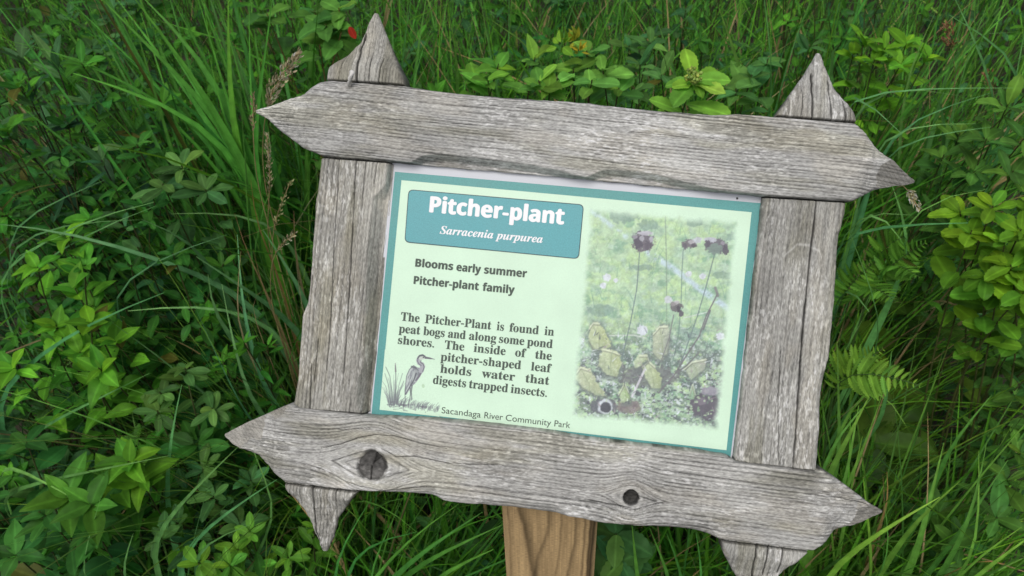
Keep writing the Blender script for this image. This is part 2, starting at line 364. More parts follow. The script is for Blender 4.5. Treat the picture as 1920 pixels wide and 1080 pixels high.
left_stile = board("stile", (597, 1046), (695, 14),
    [(692, 14), (678, 50), (667, 71), (638, 104), (614, 127), (611, 148), (601, 291), (596, 340), (589, 390), (586, 450), (579, 535), (577, 565), (566, 592), (561, 650), (558, 706), (548, 767), (532, 905), (534, 919), (564, 970), (589, 1032), (593, 1046)],
    [(699, 14), (716, 56), (735, 104), (753, 139), (757, 162), (734, 300), (718, 470), (704, 620), (688, 777), (668, 924), (645, 951), (623, 982), (617, 1012), (605, 1038), (601, 1046)],
    .0045, .034, 300,
    cracks=[([(679, 55), (672, 83), (669, 118), (668, 160)], 3.0, .004), ([(694, 101), (691, 160)], 1.3, .002), ([(715, 104), (709, 160)], 1.6, .002),
            ([(637, 285), (625, 489), (620, 603), (612, 700)], 1.3, .0015), ([(668, 285), (657, 510), (649, 634), (643, 720)], 1.6, .0018),
            ([(597, 634), (589, 717)], 1.6, .002), ([(584, 680), (580, 790)], 1.6, .002), ([(687, 290), (676, 400)], 1.0, .001), ([(708, 296), (701, 345)], 1.0, .001),
            ([(587, 900), (583, 1007), (590, 1028)], 2.2, .003), ([(632, 910), (628, 945)], 1.2, .0015), ([(650, 80), (638, 130), (634, 150)], .8, .001)],
    ridges=[('b', [(729, 298), (722, 344), (716, 352), (699, 372), (688, 473), (683, 655), (682, 682), (668, 717), (668, 757), (680, 781)], 1.2), ('b', [(726, 296), (711, 470), (697, 620), (681, 783)], 1.6)],
    cuts=[((560, 968), (650, 940), (600, 1030), .4, .62), ((741, 100), (748, 170), (760, 140), .9, .6)], joints=[[(596, 149), (770, 160)], [(590, 293), (745, 305)], [(535, 766), (700, 779)], [(520, 905), (690, 926)]], line=3.6e-3, linek=.35, tone=(.296, .290, .264))
right_stile = board("stile", (1427, 1132), (1543, 91),
    [(1539, 91), (1533, 104), (1512, 137), (1484, 178), (1455, 217), (1432, 366), (1420, 480), (1406, 600), (1392, 735), (1377, 860), (1384, 872), (1354, 1012), (1356, 1037), (1371, 1067), (1380, 1085), (1405, 1115), (1424, 1132)],
    [(1547, 91), (1554, 106), (1575, 159), (1597, 190), (1603, 206), (1607, 230), (1588, 377), (1585, 405), (1579, 430), (1577, 445), (1571, 496), (1565, 560), (1556, 672), (1551, 690), (1543, 740), (1538, 800), (1531, 888), (1518, 1036), (1483, 1067), (1472, 1085), (1448, 1115), (1431, 1132)],
    .0045, .034, 400,
    cracks=[([(1528, 130), (1523, 225)], 2.2, .003), ([(1561, 146), (1559, 226)], 2.0, .0025), ([(1508, 146), (1509, 174), (1502, 220)], 1.1, .0015), ([(1585, 184), (1585, 228)], 1.3, .002),
            ([(1532, 368), (1516, 511), (1505, 620), (1487, 888)], 2.2, .003), ([(1464, 651), (1459, 755), (1461, 884)], 1.1, .0012), ([(1512, 560), (1500, 690)], 1.2, .001),
            ([(1421, 1015), (1412, 1080), (1416, 1110)], 2.2, .003), ([(1442, 1020), (1433, 1085)], 1.6, .002), ([(1469, 1024), (1462, 1085)], 1.6, .002)],
    ridges=[('b', [(1583, 400), (1579, 428), (1564, 438), (1559, 458), (1562, 490), (1571, 510)], .8),
            ('b', [(1556, 660), (1550, 690), (1535, 703), (1527, 735), (1532, 775), (1538, 800)], .8)],
    wear=[([(1470, 480), (1495, 458), (1520, 460)], .0012), ([(1519, 463), (1536, 470), (1541, 486)], .0012)],
    cuts=[((1356, 1020), (1395, 1085), (1360, 1060), .7, .9), ((1520, 1037), (1470, 1062), (1500, 1060), .7, .85)], joints=[[(1440, 216), (1620, 230)], [(1425, 368), (1600, 379)], [(1370, 866), (1545, 887)], [(1345, 1014), (1530, 1037)]], line=3.8e-3, linek=.33, tone=(.300, .297, .278))

# panel with its printed layers (each layer 0.25 mm above the one below)
PD = .0165
PR, PO = frame_at(un(712, 767, PD), un(1362, 844, PD))
PM = to_sign(mat4(PR, PO))
def ploc(px, py, lift=0.0):
    q = (un(px, py, PD) - PO) @ PR
    q = np.atleast_2d(q).copy(); q[:, 2] = lift; return q
def slab(name, quad, z0, z1, mat, parent):
    q = ploc([p[0] for p in quad], [p[1] for p in quad]); n = len(q)
    V = np.concatenate([q, q]); V[:n, 2] = z0; V[n:, 2] = z1
    me = bpy.data.meshes.new(name)
    me.from_pydata(V.tolist(), [], [list(range(n, 2 * n)), list(range(n))[::-1]] + [[i, (i + 1) % n, n + (i + 1) % n, n + i] for i in range(n)])
    me.update(); return link(name, me, mat, parent, PM if parent is SIGN else Matrix())
panel = slab("sign_panel", [(686, 782), (1372, 863), (1433, 362), (735, 303)], -.004, 0, SHADED_BOARD, SIGN)
def sheet(name, pts, z, mat, parent=panel):
    q = ploc([p[0] for p in pts], [p[1] for p in pts], z)
    me = bpy.data.meshes.new(name); me.from_pydata(q.tolist(), [], [list(range(len(q)))]); me.update()
    return link(name, me, mat, parent, Matrix())
sheet("printed_border", [(696, 783), (1369, 862), (1427, 381), (740.5, 322)], .00025, TEAL)
sheet("printed_field", [(712, 767), (1362, 844), (1409, 398), (753, 338)], .0005, MINT)
def rounded(quad, rpx, n=6):
    out = []; q = [np.array(p, float) for p in quad]
    for i in range(4):
        p, a, b = q[i], unit(q[i - 1] - q[i]), unit(q[(i + 1) % 4] - q[i])
        for t in np.linspace(0, 1, n):
            s, e = p + a * rpx, p + b * rpx
            out.append(tuple((1 - t) ** 2 * s + 2 * t * (1 - t) * p + t * t * e))
    return out
bq = [(758.5, 454.5), (1085.5, 486), (1095, 383.5), (766, 355)]
sheet("title_outline", rounded(bq, 10), .00075, DARKLINE)
cq = np.mean(bq, 0)
title = sheet("title_box", rounded([tuple(np.array(p) + np.sign(cq - np.array(p)) * 1.6) for p in bq], 9), .0010, BOX)

def styled(s, U, Lo):
    return "".join(chr(U + ord(c) - 65) if c.isupper() else chr(Lo + ord(c) - 97) if c.islower() else c for c in s)
STY = {'sans': lambda s: styled(s, 0x1D5D4, 0x1D5EE), 'serif': lambda s: styled(s, 0x1D400, 0x1D41A), 'ital': lambda s: styled(s, 0x1D468, 0x1D482), 'plain': lambda s: s}
def glyphs(s, sty, track=1.0, off=0.0):
    cu = bpy.data.curves.new("text", 'FONT'); cu.body = STY[sty](s); cu.size = 1; cu.space_character = track; cu.offset = off
    o = bpy.data.objects.new("text", cu); COL.objects.link(o)
    me = o.evaluated_get(bpy.context.evaluated_depsgraph_get()).to_mesh()
    V = np.array([v.co[:2] for v in me.vertices]); Fc = [list(p.vertices) for p in me.polygons]
    bpy.data.objects.remove(o); bpy.data.curves.remove(cu)
    return V, Fc
_cap = {k: glyphs('P', k)[0][:, 1].max() for k in STY}
def lettering(name, words, cap_px, sty, mat, z=.00075, off=0.0, heavy=0.0):
    """words: (text, px x0, px y0, px x1, px y1) baseline from the first to the last letter's edge."""
    VV, FF, n = [], [], 0
    for s, xa, ya_, xb, yb_ in words:
        p, q = ploc(xa, ya_)[0, :2], ploc(xb, yb_)[0, :2]
        cap = cap_px * np.linalg.norm(ploc(xa, ya_ - 10)[0, :2] - p) / 10
        want = np.linalg.norm(q - p) * _cap[sty] / cap
        V, Fc = glyphs(s, sty, 1.0, off); w = V[:, 0].max() - V[:, 0].min()
        if want > w * 1.12 and len(s) > 2:                      # widely tracked line
            V, Fc = glyphs(s, sty, 1.0 + (want / w - 1.05) * .95, off); w = V[:, 0].max() - V[:, 0].min()
        V = V - [V[:, 0].min(), 0]; V[:, 0] *= np.linalg.norm(q - p) / w; V[:, 1] *= cap / _cap[sty]
        u = unit(q - p); v = np.array([-u[1], u[0]])
        P = p + V[:, :1] * u + V[:, 1:] * v
        for k, (sx, sy) in enumerate([(0, 0), (-1, 0), (1, 0), (0, .6), (0, -.6)] if heavy else [(0, 0)]):
            Q = P + (u * sx + v * sy) * heavy * .5 / FPX
            VV.append(np.concatenate([Q, np.full((len(P), 1), z + k * 2e-5)], 1)); FF += [[i + n for i in f] for f in Fc]; n += len(P)
    me = bpy.data.meshes.new(name); me.from_pydata(np.concatenate(VV).tolist(), [], FF); me.update()
    return link(name, me, mat, panel, Matrix())
lettering("title_lettering", [("Pitcher-plant", 806, 397.5, 1056, 420.5)], 29, 'sans', WHITE_INK, .00125, .0, 2.2)
lettering("title_lettering", [("Sarracenia", 825, 438, 924.5, 447.3), ("purpurea", 929.5, 447.8, 1017, 455.5)], 14.5, 'ital', WHITE_INK, .00125, .0, .5)
lettering("subtitle_lettering", [("Blooms", 779, 499.5, 849, 506.5), ("early", 856, 507.5, 901, 512), ("summer", 908, 512.5, 987, 520),
    ("Pitcher-plant", 776, 532, 897, 544), ("family", 905, 545, 964, 550.5)], 14.5, 'sans', BLACK, .0009, .0, .9)
def zline(y0, y1, x0, x1, items):                 # word spans in the 4x enlargement at (680, 560)
    return [(s, 680 + a / 4, 560 + (y0 + (y1 - y0) * (a - x0) / (x1 - x0)) / 4, 680 + b / 4, 560 + (y0 + (y1 - y0) * (b - x0) / (x1 - x0)) / 4) for s, a, b in items]
body = (zline(163, 278, 287, 1432, [("The", 287, 425), ("Pitcher-Plant", 468, 962), ("is", 1005, 1057), ("found", 1100, 1318), ("in", 1363, 1432)])
    + zline(252, 370, 272, 1422, [("peat", 272, 430), ("bogs", 455, 613), ("and", 640, 770), ("along", 797, 1000), ("some", 1022, 1210), ("pond", 1233, 1422)])
    + zline(337, 460, 265, 1415, [("shores.", 265, 535), ("The", 615, 760), ("inside", 833, 1070), ("of", 1143, 1224), ("the", 1293, 1415)])
    + zline(463, 553, 585, 1412, [("pitcher-shaped", 585, 1185), ("leaf", 1262, 1414)])
    + zline(553, 645, 582, 1397, [("holds", 582, 812), ("water", 893, 1140), ("that", 1220, 1397)])
    + zline(636, 736, 527, 1380, [("digests", 527, 773), ("trapped", 797, 1087), ("insects.", 1110, 1380)]))
lettering("body_lettering", body, 15.8, 'serif', BLACK, .0009, .0, .4)
lettering("footer_lettering", zline(857, 970, 592, 1555, [("Sacandaga", 592, 885), ("River", 912, 1050), ("Community", 1072, 1412), ("Park", 1437, 1555)]), 11.5, 'plain', BLACK, .0009, .0)

class Canvas:
    """A picture painted by numbers into the corner colours of a fine flat grid (photo-pixel units)."""
    def __init__(s, quad, nu, nv, base):
        s.q = [np.array(p, float) for p in quad]; u, v = np.meshgrid(np.linspace(0, 1, nu), np.linspace(0, 1, nv), indexing='ij')
        tl, tr, br, bl = s.q; u_, v_ = u[..., None], v[..., None]
        P = (1 - v_) * ((1 - u_) * tl + u_ * tr) + v_ * ((1 - u_) * bl + u_ * br)
        s.x, s.y, s.u, s.v, s.nu, s.nv = P[..., 0], P[..., 1], u, v, nu, nv
        s.c = np.zeros((nu, nv, 3)) + np.array(base, float)
    def mix(s, m, col): s.c = s.c * (1 - m[..., None]) + m[..., None] * np.asarray(col, float)
    def line(s, pts, w0, col, a=1.0, w1=None, soft=.7):
        w1 = w0 if w1 is None else w1; d = np.full(s.x.shape, 1e9); n = len(pts) - 1
        for i in range(n):
            (ax, ay), (bx, by) = pts[i], pts[i + 1]; vx, vy = bx - ax, by - ay
            t = np.clip(((s.x - ax) * vx + (s.y - ay) * vy) / max(vx * vx + vy * vy, 1e-9), 0, 1)
            w = w0 + (w1 - w0) * (i + t) / n
            d = np.minimum(d, np.hypot(s.x - ax - t * vx, s.y - ay - t * vy) - w / 2)
        s.mix(sstep(soft, -soft, d) * a, col)
    def poly(s, pts, col, a=1.0, soft=1.0, rough=0.0, seed=0):
        p = np.array(pts, float); ins = np.zeros(s.x.shape, bool); d = np.full(s.x.shape, 1e9)
        X = s.x + rough * (fbm(s.x / 5, s.y / 5, seed) - .5); Y = s.y + rough * (fbm(s.x / 5 + 40, s.y / 5, seed) - .5)
        for i in range(len(p)):
            (ax, ay), (bx, by) = p[i], p[(i + 1) % len(p)]
            c = ((ay > Y) != (by > Y)) & (X < (bx - ax) * (Y - ay) / (by - ay + 1e-12) + ax); ins ^= c
            vx, vy = bx - ax, by - ay; t = np.clip(((X - ax) * vx + (Y - ay) * vy) / max(vx * vx + vy * vy, 1e-9), 0, 1)
            d = np.minimum(d, np.hypot(X - ax - t * vx, Y - ay - t * vy))
        m = sstep(soft, -soft, np.where(ins, -d, d)) * a; s.mix(m, col); return m
    def blob(s, cx, cy, rx, ry, col, a=1.0, rough=.5, seed=0, sc_=6):
        d = np.hypot((s.x - cx) / rx, (s.y - cy) / ry) + rough * (fbm(s.x / sc_, s.y / sc_, seed, 3) - .5)
        s.mix(sstep(1.05, .8, d) * a, col)
    def build(s, name, z, srgb=True):
        q = ploc(s.x.ravel(), s.y.ravel(), z); a = (np.arange(s.nu - 1)[:, None] * s.nv + np.arange(s.nv - 1)[None]).ravel()
        c = np.clip(s.c.reshape(-1, 3), 0, 255); col = lin(c[:, 0], c[:, 1], c[:, 2]) / KP if False else (np.where(c / 255 <= .04045, c / 255 / 12.92, ((c / 255 + .055) / 1.055) ** 2.4) / KP)
        me = make_mesh(name, q, np.stack([a, a + s.nv, a + s.nv + 1, a + 1], 1)[:, ::-1], None, col)
        return link(name, me, PICTURE, panel, Matrix())
MINTC = (222, 252, 226)
# flower photograph on the right of the panel (z3: coordinates in the 2.118x enlargement at (1060, 360))
cv = Canvas([(1101, 384), (1390, 410), (1350, 812), (1065, 786)], 230, 320, (176, 205, 160))
z3 = lambda *p: [(1060 + a / 2.118, 360 + b / 2.118) for a, b in p]
x3, y3 = (cv.x - 1060) * 2.118, (cv.y - 360) * 2.118
n1 = fbm(cv.x / 26, cv.y / 18, 1); n2 = fbm(cv.x / 7, cv.y / 6, 2); n3 = fbm(cv.x / 3, cv.y / 8, 3); low = sstep(430, 700, y3)
cv.mix(sstep(.42, .62, n1), (196, 226, 150)); cv.mix(sstep(.5, .7, fbm(cv.x / 20 + 5, cv.y / 14, 4)) * .8, (128, 172, 128))
cv.mix(sstep(.52, .68, n2) * (.22 + .3 * low), (118, 160, 130)); cv.mix(sstep(.56, .72, fbm(cv.x / 8 + 31, cv.y / 8, 6)) * .35, (222, 238, 214)); cv.mix(sstep(.45, .65, fbm(cv.x / 34 + 3, cv.y / 20, 66)) * (1 - low) * .6, (206, 232, 168))
for k in range(230):
    gx, gy = rng.uniform(60, 690), rng.uniform(90, 640); L = rng.uniform(25, 80); s = rng.normal(0, .35)
    cv_c = [(140, 185, 120), (180, 215, 150), (105, 150, 118), (205, 228, 190)][rng.integers(4)]
    cv.line(z3((gx, gy), (gx + s * L * .5, gy - L * .5), (gx + s * L * 1.3, gy - L)), 2.0, cv_c, .55, .6)
for (bx, by, rx, ry) in ((230, 100, 60, 26), (330, 130, 40, 22), (510, 118, 30, 24), (660, 178, 26, 18), (310, 300, 50, 12), (620, 330, 40, 18), (140, 470, 60, 24), (500, 560, 60, 30)):
    cv.blob(*z3((bx, by))[0], rx / 2.1, ry / 2.1, (112, 140, 122), .6, .9, bx)
sv = cv.c.copy(); cv.line(z3((100, 72), (170, 125), (240, 178)), 9, (214, 234, 232), .8, soft=4); cv.line(z3((330, 240), (440, 312), (520, 375), (655, 468)), 11, (214, 230, 238), .85, soft=4); k_ = sstep(.22, .5, fbm(cv.x / 9, cv.y / 9, 61))[..., None]; cv.c = sv * (1 - k_) + cv.c * k_
cv.mix(low * sstep(.42, .6, fbm(cv.x / 12, cv.y / 10, 8)) * .75, (74, 84, 82)); cv.mix(low * sstep(.54, .66, fbm(cv.x / 5, cv.y / 5, 9)) * .7, (200, 212, 190))
cv.mix(sstep(560, 760, y3) * sstep(.52, .7, fbm(cv.x / 6, cv.y / 4, 11)) * .85, (62, 60, 68))
cv.mix(sstep(800, 860, y3) * sstep(.4, .65, n2) * .6, (170, 200, 140)); cv.mix(sstep(.6, .75, fbm(cv.x / 5 + 9, cv.y / 5, 12)) * low * .85, (236, 236, 236))
for (bx, by, r) in ((165, 340, 18), (150, 372, 14), (200, 350, 10), (490, 325, 14), (545, 335, 14), (305, 550, 24), (615, 572, 18), (60, 590, 16)):
    cv.blob(*z3((bx, by))[0], r / 2.1, r / 2.3, (236, 232, 236), .9, .7, by, 3)
dk = (74, 62, 72)
def pitcher(pts, c1, c2, seed):
    p = z3(*pts); q_ = np.mean(p, 0); cv.poly([tuple((np.array(k) - q_) * 1.22 + q_ + np.array([2, 3])) for k in p], (96, 104, 96), .6, 3.5, 8, seed + 1)
    c1, c2 = tuple(np.array(c1) * .7 + np.array([226, 240, 180]) * .3), tuple(np.array(c2) * .98)
    m = cv.poly(p, tuple(.8 * np.array(c1) + .2 * np.array([170, 190, 160])), .85, 1.6, 8, seed); cx = np.mean([q[0] for q in p]); w = max(q[0] for q in p) - cx
    cv.mix(m * sstep(-.3, .9, (cv.x - cx) / w + .5 * (fbm(cv.x / 6, cv.y / 9, seed + 8) - .5)) * .85, c2); cv.mix(m * sstep(.5, .68, fbm(cv.x / 3, cv.y / 7, seed + 3)) * .35, (150, 166, 116)); yt = (cv.y - min(q[1] for q in p)) / (max(q[1] for q in p) - min(q[1] for q in p)); cv.mix(m * sstep(.4, 1.1, yt + .5 * (fbm(cv.x / 5, cv.y / 5, seed + 12) - .5)) * .55, (140, 152, 118)); cv.mix(m * sstep(.35, .0, yt) * .55, (244, 244, 190)); cv.mix(m * sstep(.58, .7, fbm(cv.x / 4, cv.y / 3, seed + 5)) * .5, (238, 236, 200)); cv.line([(q[0] + .8, q[1] + 1.2) for q in p[len(p) // 2:]], 2.4, (92, 98, 86), .6, soft=1.6); tp = sorted(p, key=lambda q: q[1])[:3]; tp.sort(); cv.line([(q[0], q[1] + 2.2) for q in tp], 2.0, (246, 246, 206), .8, soft=1.2); cv.line([(q[0], q[1] + 5.2) for q in tp], 1.8, (112, 112, 92), .7, soft=1.2); cv.line([(tp[1][0], tp[1][1] + 6), q_ + np.array([2, 4]), (q_[0] + 3, max(q[1] for q in p) - 2)], 1.2, (140, 150, 104), .7)
cv.blob(*z3((330, 730))[0], 60, 22, (96, 92, 90), .75, .9, 5); cv.blob(*z3((150, 850))[0], 26, 16, (80, 78, 84), .85, .8, 6); cv.blob(*z3((250, 850))[0], 24, 14, (120, 92, 92), .7, .8, 7)
pitcher([(95, 540), (110, 516), (135, 518), (160, 560), (182, 612), (150, 628), (110, 622), (92, 590)], (226, 226, 140), (196, 204, 120), 21)
pitcher([(350, 560), (375, 530), (405, 530), (412, 580), (405, 640), (380, 672), (345, 640)], (202, 190, 150), (140, 144, 128), 22)
pitcher([(135, 650), (150, 620), (185, 628), (215, 640), (222, 690), (205, 735), (160, 725), (132, 690)], (222, 222, 150), (182, 188, 116), 23)
pitcher([(45, 715), (62, 692), (100, 705), (125, 760), (165, 812), (120, 806), (65, 775), (42, 745)], (230, 224, 160), (206, 206, 140), 24)
pitcher([(305, 690), (330, 668), (355, 690), (382, 740), (378, 780), (340, 778), (318, 740)], (220, 222, 148), (178, 186, 112), 25)
pitcher([(270, 680), (295, 645), (325, 645), (330, 665), (300, 690), (275, 700)], (206, 212, 150), (170, 178, 120), 26)
pitcher([(212, 800), (235, 756), (250, 790), (258, 835), (225, 838)], (200, 226, 130), (160, 196, 100), 27)
pitcher([(470, 700), (505, 670), (560, 660), (555, 700), (500, 745)], (196, 192, 160), (160, 160, 140), 28)
pitcher([(495, 800), (505, 760), (515, 800), (512, 825), (498, 825)], (150, 214, 150), (120, 180, 120), 29)
cv.blob(*z3((560, 850))[0], 34, 26, (76, 64, 74), .95, .8, 31); cv.blob(*z3((575, 790))[0], 20, 9, (150, 138, 146), .9, .7, 32); cv.blob(*z3((540, 830))[0], 12, 8, (120, 104, 112), .8, .7, 33)
cv.blob(*z3((158, 852))[0], 15, 15, (232, 232, 230), .9, .3, 34); cv.blob(*z3((160, 855))[0], 11, 11, (58, 56, 62), 1, .3, 35)
cv.line(z3((315, 705), (265, 812)), 4, (226, 214, 214), .9); cv.line(z3((175, 570), (270, 568), (320, 580)), 2.4, (222, 222, 204), .8); cv.line(z3((470, 500), (560, 478)), 2.2, (226, 232, 214), .8)
for k in range(120):
    gx, gy = rng.uniform(330, 600), rng.uniform(800, 930); cv.blob(*z3((gx, gy))[0], rng.uniform(1.5, 4), rng.uniform(1.2, 3), [(190, 214, 160), (140, 176, 124), (96, 112, 98)][rng.integers(3)], .8, .6, k, 2)
for k in range(150):
    gx, gy = rng.uniform(40, 620), rng.uniform(540, 910); a = rng.uniform(0, 3.14); L = rng.uniform(5, 26); c = [(240, 242, 236), (196, 214, 160), (92, 100, 96), (150, 172, 130), (172, 150, 150), (70, 72, 78)][rng.integers(6)]
    cv.line(z3((gx, gy), (gx + L * math.cos(a), gy - L * math.sin(a))), rng.uniform(1, 3), c, .8, .5)
st = (96, 112, 108)
cv.line(z3((397, 95), (402, 300), (402, 520)), 1.8, (130, 150, 120), .9); cv.line(z3((295, 240), (283, 390), (260, 510), (225, 662)), 1.9, st, .95)
cv.line(z3((468, 225), (462, 330), (460, 430), (450, 560), (425, 680)), 1.7, (104, 128, 112), .95); cv.line(z3((592, 248), (560, 370), (525, 490), (480, 620), (455, 692)), 1.9, st, .95)
cv.line(z3((430, 488), (412, 580), (380, 672)), 1.9, (112, 104, 104), .95); cv.line(z3((604, 405), (560, 490), (530, 575), (480, 650), (430, 730), (372, 796)), 2.6, (106, 96, 98), .95)
cv.line(z3((528, 640), (480, 690), (440, 718)), 3, (104, 100, 96), .9); cv.line(z3((595, 380), (606, 412)), 5, (120, 112, 110), .9); cv.line(z3((575, 470), (548, 545)), 3, (96, 88, 92), .9)
def head(cx, cy, parts):
    for i, (dx, dy, rx, ry, c) in enumerate(parts):
        cv.blob(*z3((cx + dx, cy + dy))[0], rx / 2.1, ry / 2.1, c, .92, .9, int(cx + i * 7), 3.5)
head(308, 198, [(0, 0, 44, 42, (84, 68, 82)), (-18, 6, 18, 24, (58, 46, 60)), (22, 14, 18, 18, (66, 52, 64)), (10, -34, 30, 9, (196, 184, 190)), (34, -8, 10, 14, (170, 158, 166)), (-4, -12, 9, 12, (176, 166, 170)), (-30, -20, 10, 8, (150, 136, 146))])
head(495, 205, [(0, 0, 30, 18, (92, 78, 84)), (-22, 8, 10, 14, dk), (28, -14, 22, 12, (206, 202, 204)), (4, -6, 12, 8, (178, 166, 164)), (14, 8, 10, 8, (70, 58, 66))])
head(598, 214, [(0, 0, 46, 30, (86, 74, 84)), (-4, 12, 32, 22, (112, 130, 114)), (-20, -24, 30, 10, (202, 196, 202)), (38, 16, 14, 20, (66, 54, 66)), (-34, -8, 12, 16, (70, 58, 70)), (26, -10, 10, 8, (150, 134, 142))])
head(425, 442, [(-16, -16, 18, 15, (226, 222, 222)), (14, 14, 26, 24, (92, 80, 82)), (18, -4, 16, 8, (196, 186, 180)), (34, 42, 9, 14, dk), (4, 4, 10, 10, (150, 136, 132)), (24, 22, 8, 14, (56, 46, 54))])
cv.c = cv.c * (1 + .16 * (fbm(cv.x / 2.6, cv.y / 2.6, 62, 2) - .5) + .18 * (fbm(cv.x / 7, cv.y / 7, 63, 2) - .5))[..., None]; cv.c = cv.c + (np.array([216, 226, 224]) - cv.c) * .24; cv.c = cv.c * np.array([.97, 1.0, 1.04])
ed = np.minimum(np.minimum(cv.u * 290, (1 - cv.u) * 290), np.minimum(cv.v * 402, (1 - cv.v) * 402)) + 10 * (fbm(cv.x / 14, cv.y / 14, 40) - .5)
cv.mix(sstep(19, 3, ed), MINTC)
cv.build("flower_picture", .00075)
# pen drawing of a wading bird among reeds (z2: the 4x enlargement at (680, 560))
hv = Canvas([(722, 655), (834, 667), (824, 781), (712, 768)], 190, 190, MINTC)
z2 = lambda *p: [(680 + a / 4, 560 + b / 4) for a, b in p]
x2, y2 = (hv.x - 680) * 4, (hv.y - 560) * 4
dkp = (92, 96, 104)
m = hv.poly(z2((385, 500), (410, 515), (440, 520), (448, 545), (430, 585), (405, 625), (375, 652), (350, 690), (328, 722), (316, 712), (318, 680), (326, 620), (332, 570), (352, 530)), (196, 206, 204), 1, .7)
hv.mix(m * sstep(.45, .65, fbm((x2 + y2 * .35) / 9, (y2 - x2 * .2) / 40, 50)) * .8, (134, 138, 146)); hv.mix(m * sstep(380, 440, x2 + .3 * (620 - y2)) * .45, (112, 114, 124))
hv.line(z2((440, 500), (446, 540), (425, 580), (400, 612)), 5, (110, 104, 120), .8, 3); hv.line(z2((402, 560), (385, 610), (350, 670), (322, 716)), 3, dkp, .85, 1.5)
hv.line(z2((385, 500), (352, 530), (330, 580), (318, 690), (320, 720)), 1.1, dkp, .9); hv.line(z2((370, 510), (395, 516), (420, 540)), 4, dkp, .7, 1)
hv.line(z2((425, 440), (416, 462), (424, 482), (446, 492), (452, 510), (440, 540)), 6.5, (176, 178, 186), 1, 9); hv.line(z2((416, 450), (412, 468), (424, 490), (440, 500)), 1.2, dkp, .9); hv.line(z2((438, 462), (436, 478), (455, 490), (462, 512), (452, 545)), 1.4, dkp, .9)
hv.poly(z2((415, 445), (428, 426), (448, 421), (468, 432), (470, 450), (450, 456), (430, 458)), (206, 216, 208), 1, .6); hv.line(z2((414, 448), (428, 427), (448, 421), (468, 432)), 2.6, dkp, .9); hv.line(z2((430, 428), (455, 424), (472, 440)), 3, dkp, .7)
hv.poly(z2((466, 432), (505, 440), (542, 454), (505, 453), (468, 450)), (122, 120, 130), 1, .5); hv.line(z2((466, 443), (542, 454)), 1, dkp, .9, .6); hv.blob(*z2((456, 440))[0], 1.2, 1.2, (30, 30, 36), 1, 0)
hv.line(z2((372, 650), (366, 700), (370, 760)), 2.0, dkp, .95, 1.2); hv.line(z2((358, 668), (360, 715), (352, 768)), 1.8, dkp, .95, 1.2); hv.line(z2((318, 715), (322, 768)), 1.2, dkp, .7)
for k in range(46):
    a = rng.uniform(-1, 1); bx = 232 + a * 40 + rng.normal(0, 6); L = rng.uniform(60, 280) * (1 - .3 * abs(a)); by = 792 + rng.normal(0, 9)
    hv.line(z2((bx, by), (bx + a * L * .12, by - L * .6), (bx + a * L * .42, by - L)), 1.2, (122, 126, 134), .6, .4)
hv.line(z2((246, 760), (250, 600), (246, 500)), 1.2, dkp, .8); hv.line(z2((249, 545), (246, 485)), 3.2, (130, 124, 130), .8, 1.2)
hv.line(z2((175, 512), (205, 580), (222, 700), (230, 790)), 1.2, dkp, .7); hv.line(z2((300, 560), (270, 660), (250, 780)), 1.0, dkp, .6)
hv.line(z2((168, 560), (195, 650), (212, 790)), 1.0, dkp, .6); hv.line(z2((310, 620), (280, 700), (255, 790)), 1.0, dkp, .6)
for k in range(130):
    t = rng.uniform(0, 1); bx = 270 + 300 * t; by = 800 + 30 * t + rng.normal(0, 9); L = rng.uniform(14, 75) * (1 - .5 * t)
    hv.line(z2((bx, by), (bx + L * .12, by - L * .6), (bx + L * .55, by - L)), 1.1, (112, 114, 124), .6, .3)
for k in range(26):
    bx, by = rng.uniform(180, 310), 795 + rng.normal(0, 14); hv.line(z2((bx, by), (bx + rng.uniform(20, 50), by + rng.uniform(-4, 8))), 1.4, (108, 110, 120), .55, .6)
for k in range(26):
    bx, by = rng.uniform(300, 540), 815 + rng.normal(0, 12); hv.line(z2((bx, by), (bx + rng.uniform(15, 40), by + rng.uniform(-3, 8))), 1.0, (110, 106, 120), .55, .5)
hv.blob(*z2((455, 655))[0], 3, 4, (190, 222, 186), .8, .4, 3); hv.blob(*z2((700, 713))[0], 2, 2, (170, 200, 170), .7, .4, 3)
hv.build("heron_drawing", .00065)

# small fixings
def small(name, V, Fc, mat, parent, M=Matrix()):
    me = bpy.data.meshes.new(name); me.from_pydata([tuple(map(float, v)) for v in V], [], Fc)
    for p in me.polygons: p.use_smooth = True
    me.update(); return link(name, me, mat, parent, M)
def tube_arrays(P, r, k=6):
    P = np.asarray(P, float); n = len(P); T = unit(np.gradient(P, axis=0)); ref = np.array([.31, .17, .93])
    A = unit(np.cross(T, ref)); Bn = np.cross(T, A); r = np.broadcast_to(np.asarray(r, float), (n,))
    an = np.arange(k) * 2 * np.pi / k
    V = P[:, None] + r[:, None, None] * (np.cos(an)[None, :, None] * A[:, None] + np.sin(an)[None, :, None] * Bn[:, None])
    i, j = np.meshgrid(np.arange(n - 1), np.arange(k), indexing='ij')
    a = (i * k + j).ravel(); b = (i * k + (j + 1) % k).ravel()
    return V.reshape(-1, 3), np.stack([a, b, b + k, a + k], 1)
def tube(name, P, r, mat, parent, M, k=8):
    V, q = tube_arrays(P, r, k); n = len(V)
    return small(name, V, q.tolist() + [list(range(k))[::-1], list(range(n - k, n))], mat, parent, M)
Wloc = Matrix.Translation(-Vector(SIGN_BASE))
nb = [un(655, 162, .002), un(655, 155, -.005), un(657, 146, -.009), un(660, 135, -.010), un(661, 132, -.010)]
tube("bent_nail", nb, [.0018, .002, .0024, .0028, .0016], NAIL, SIGN, Wloc)
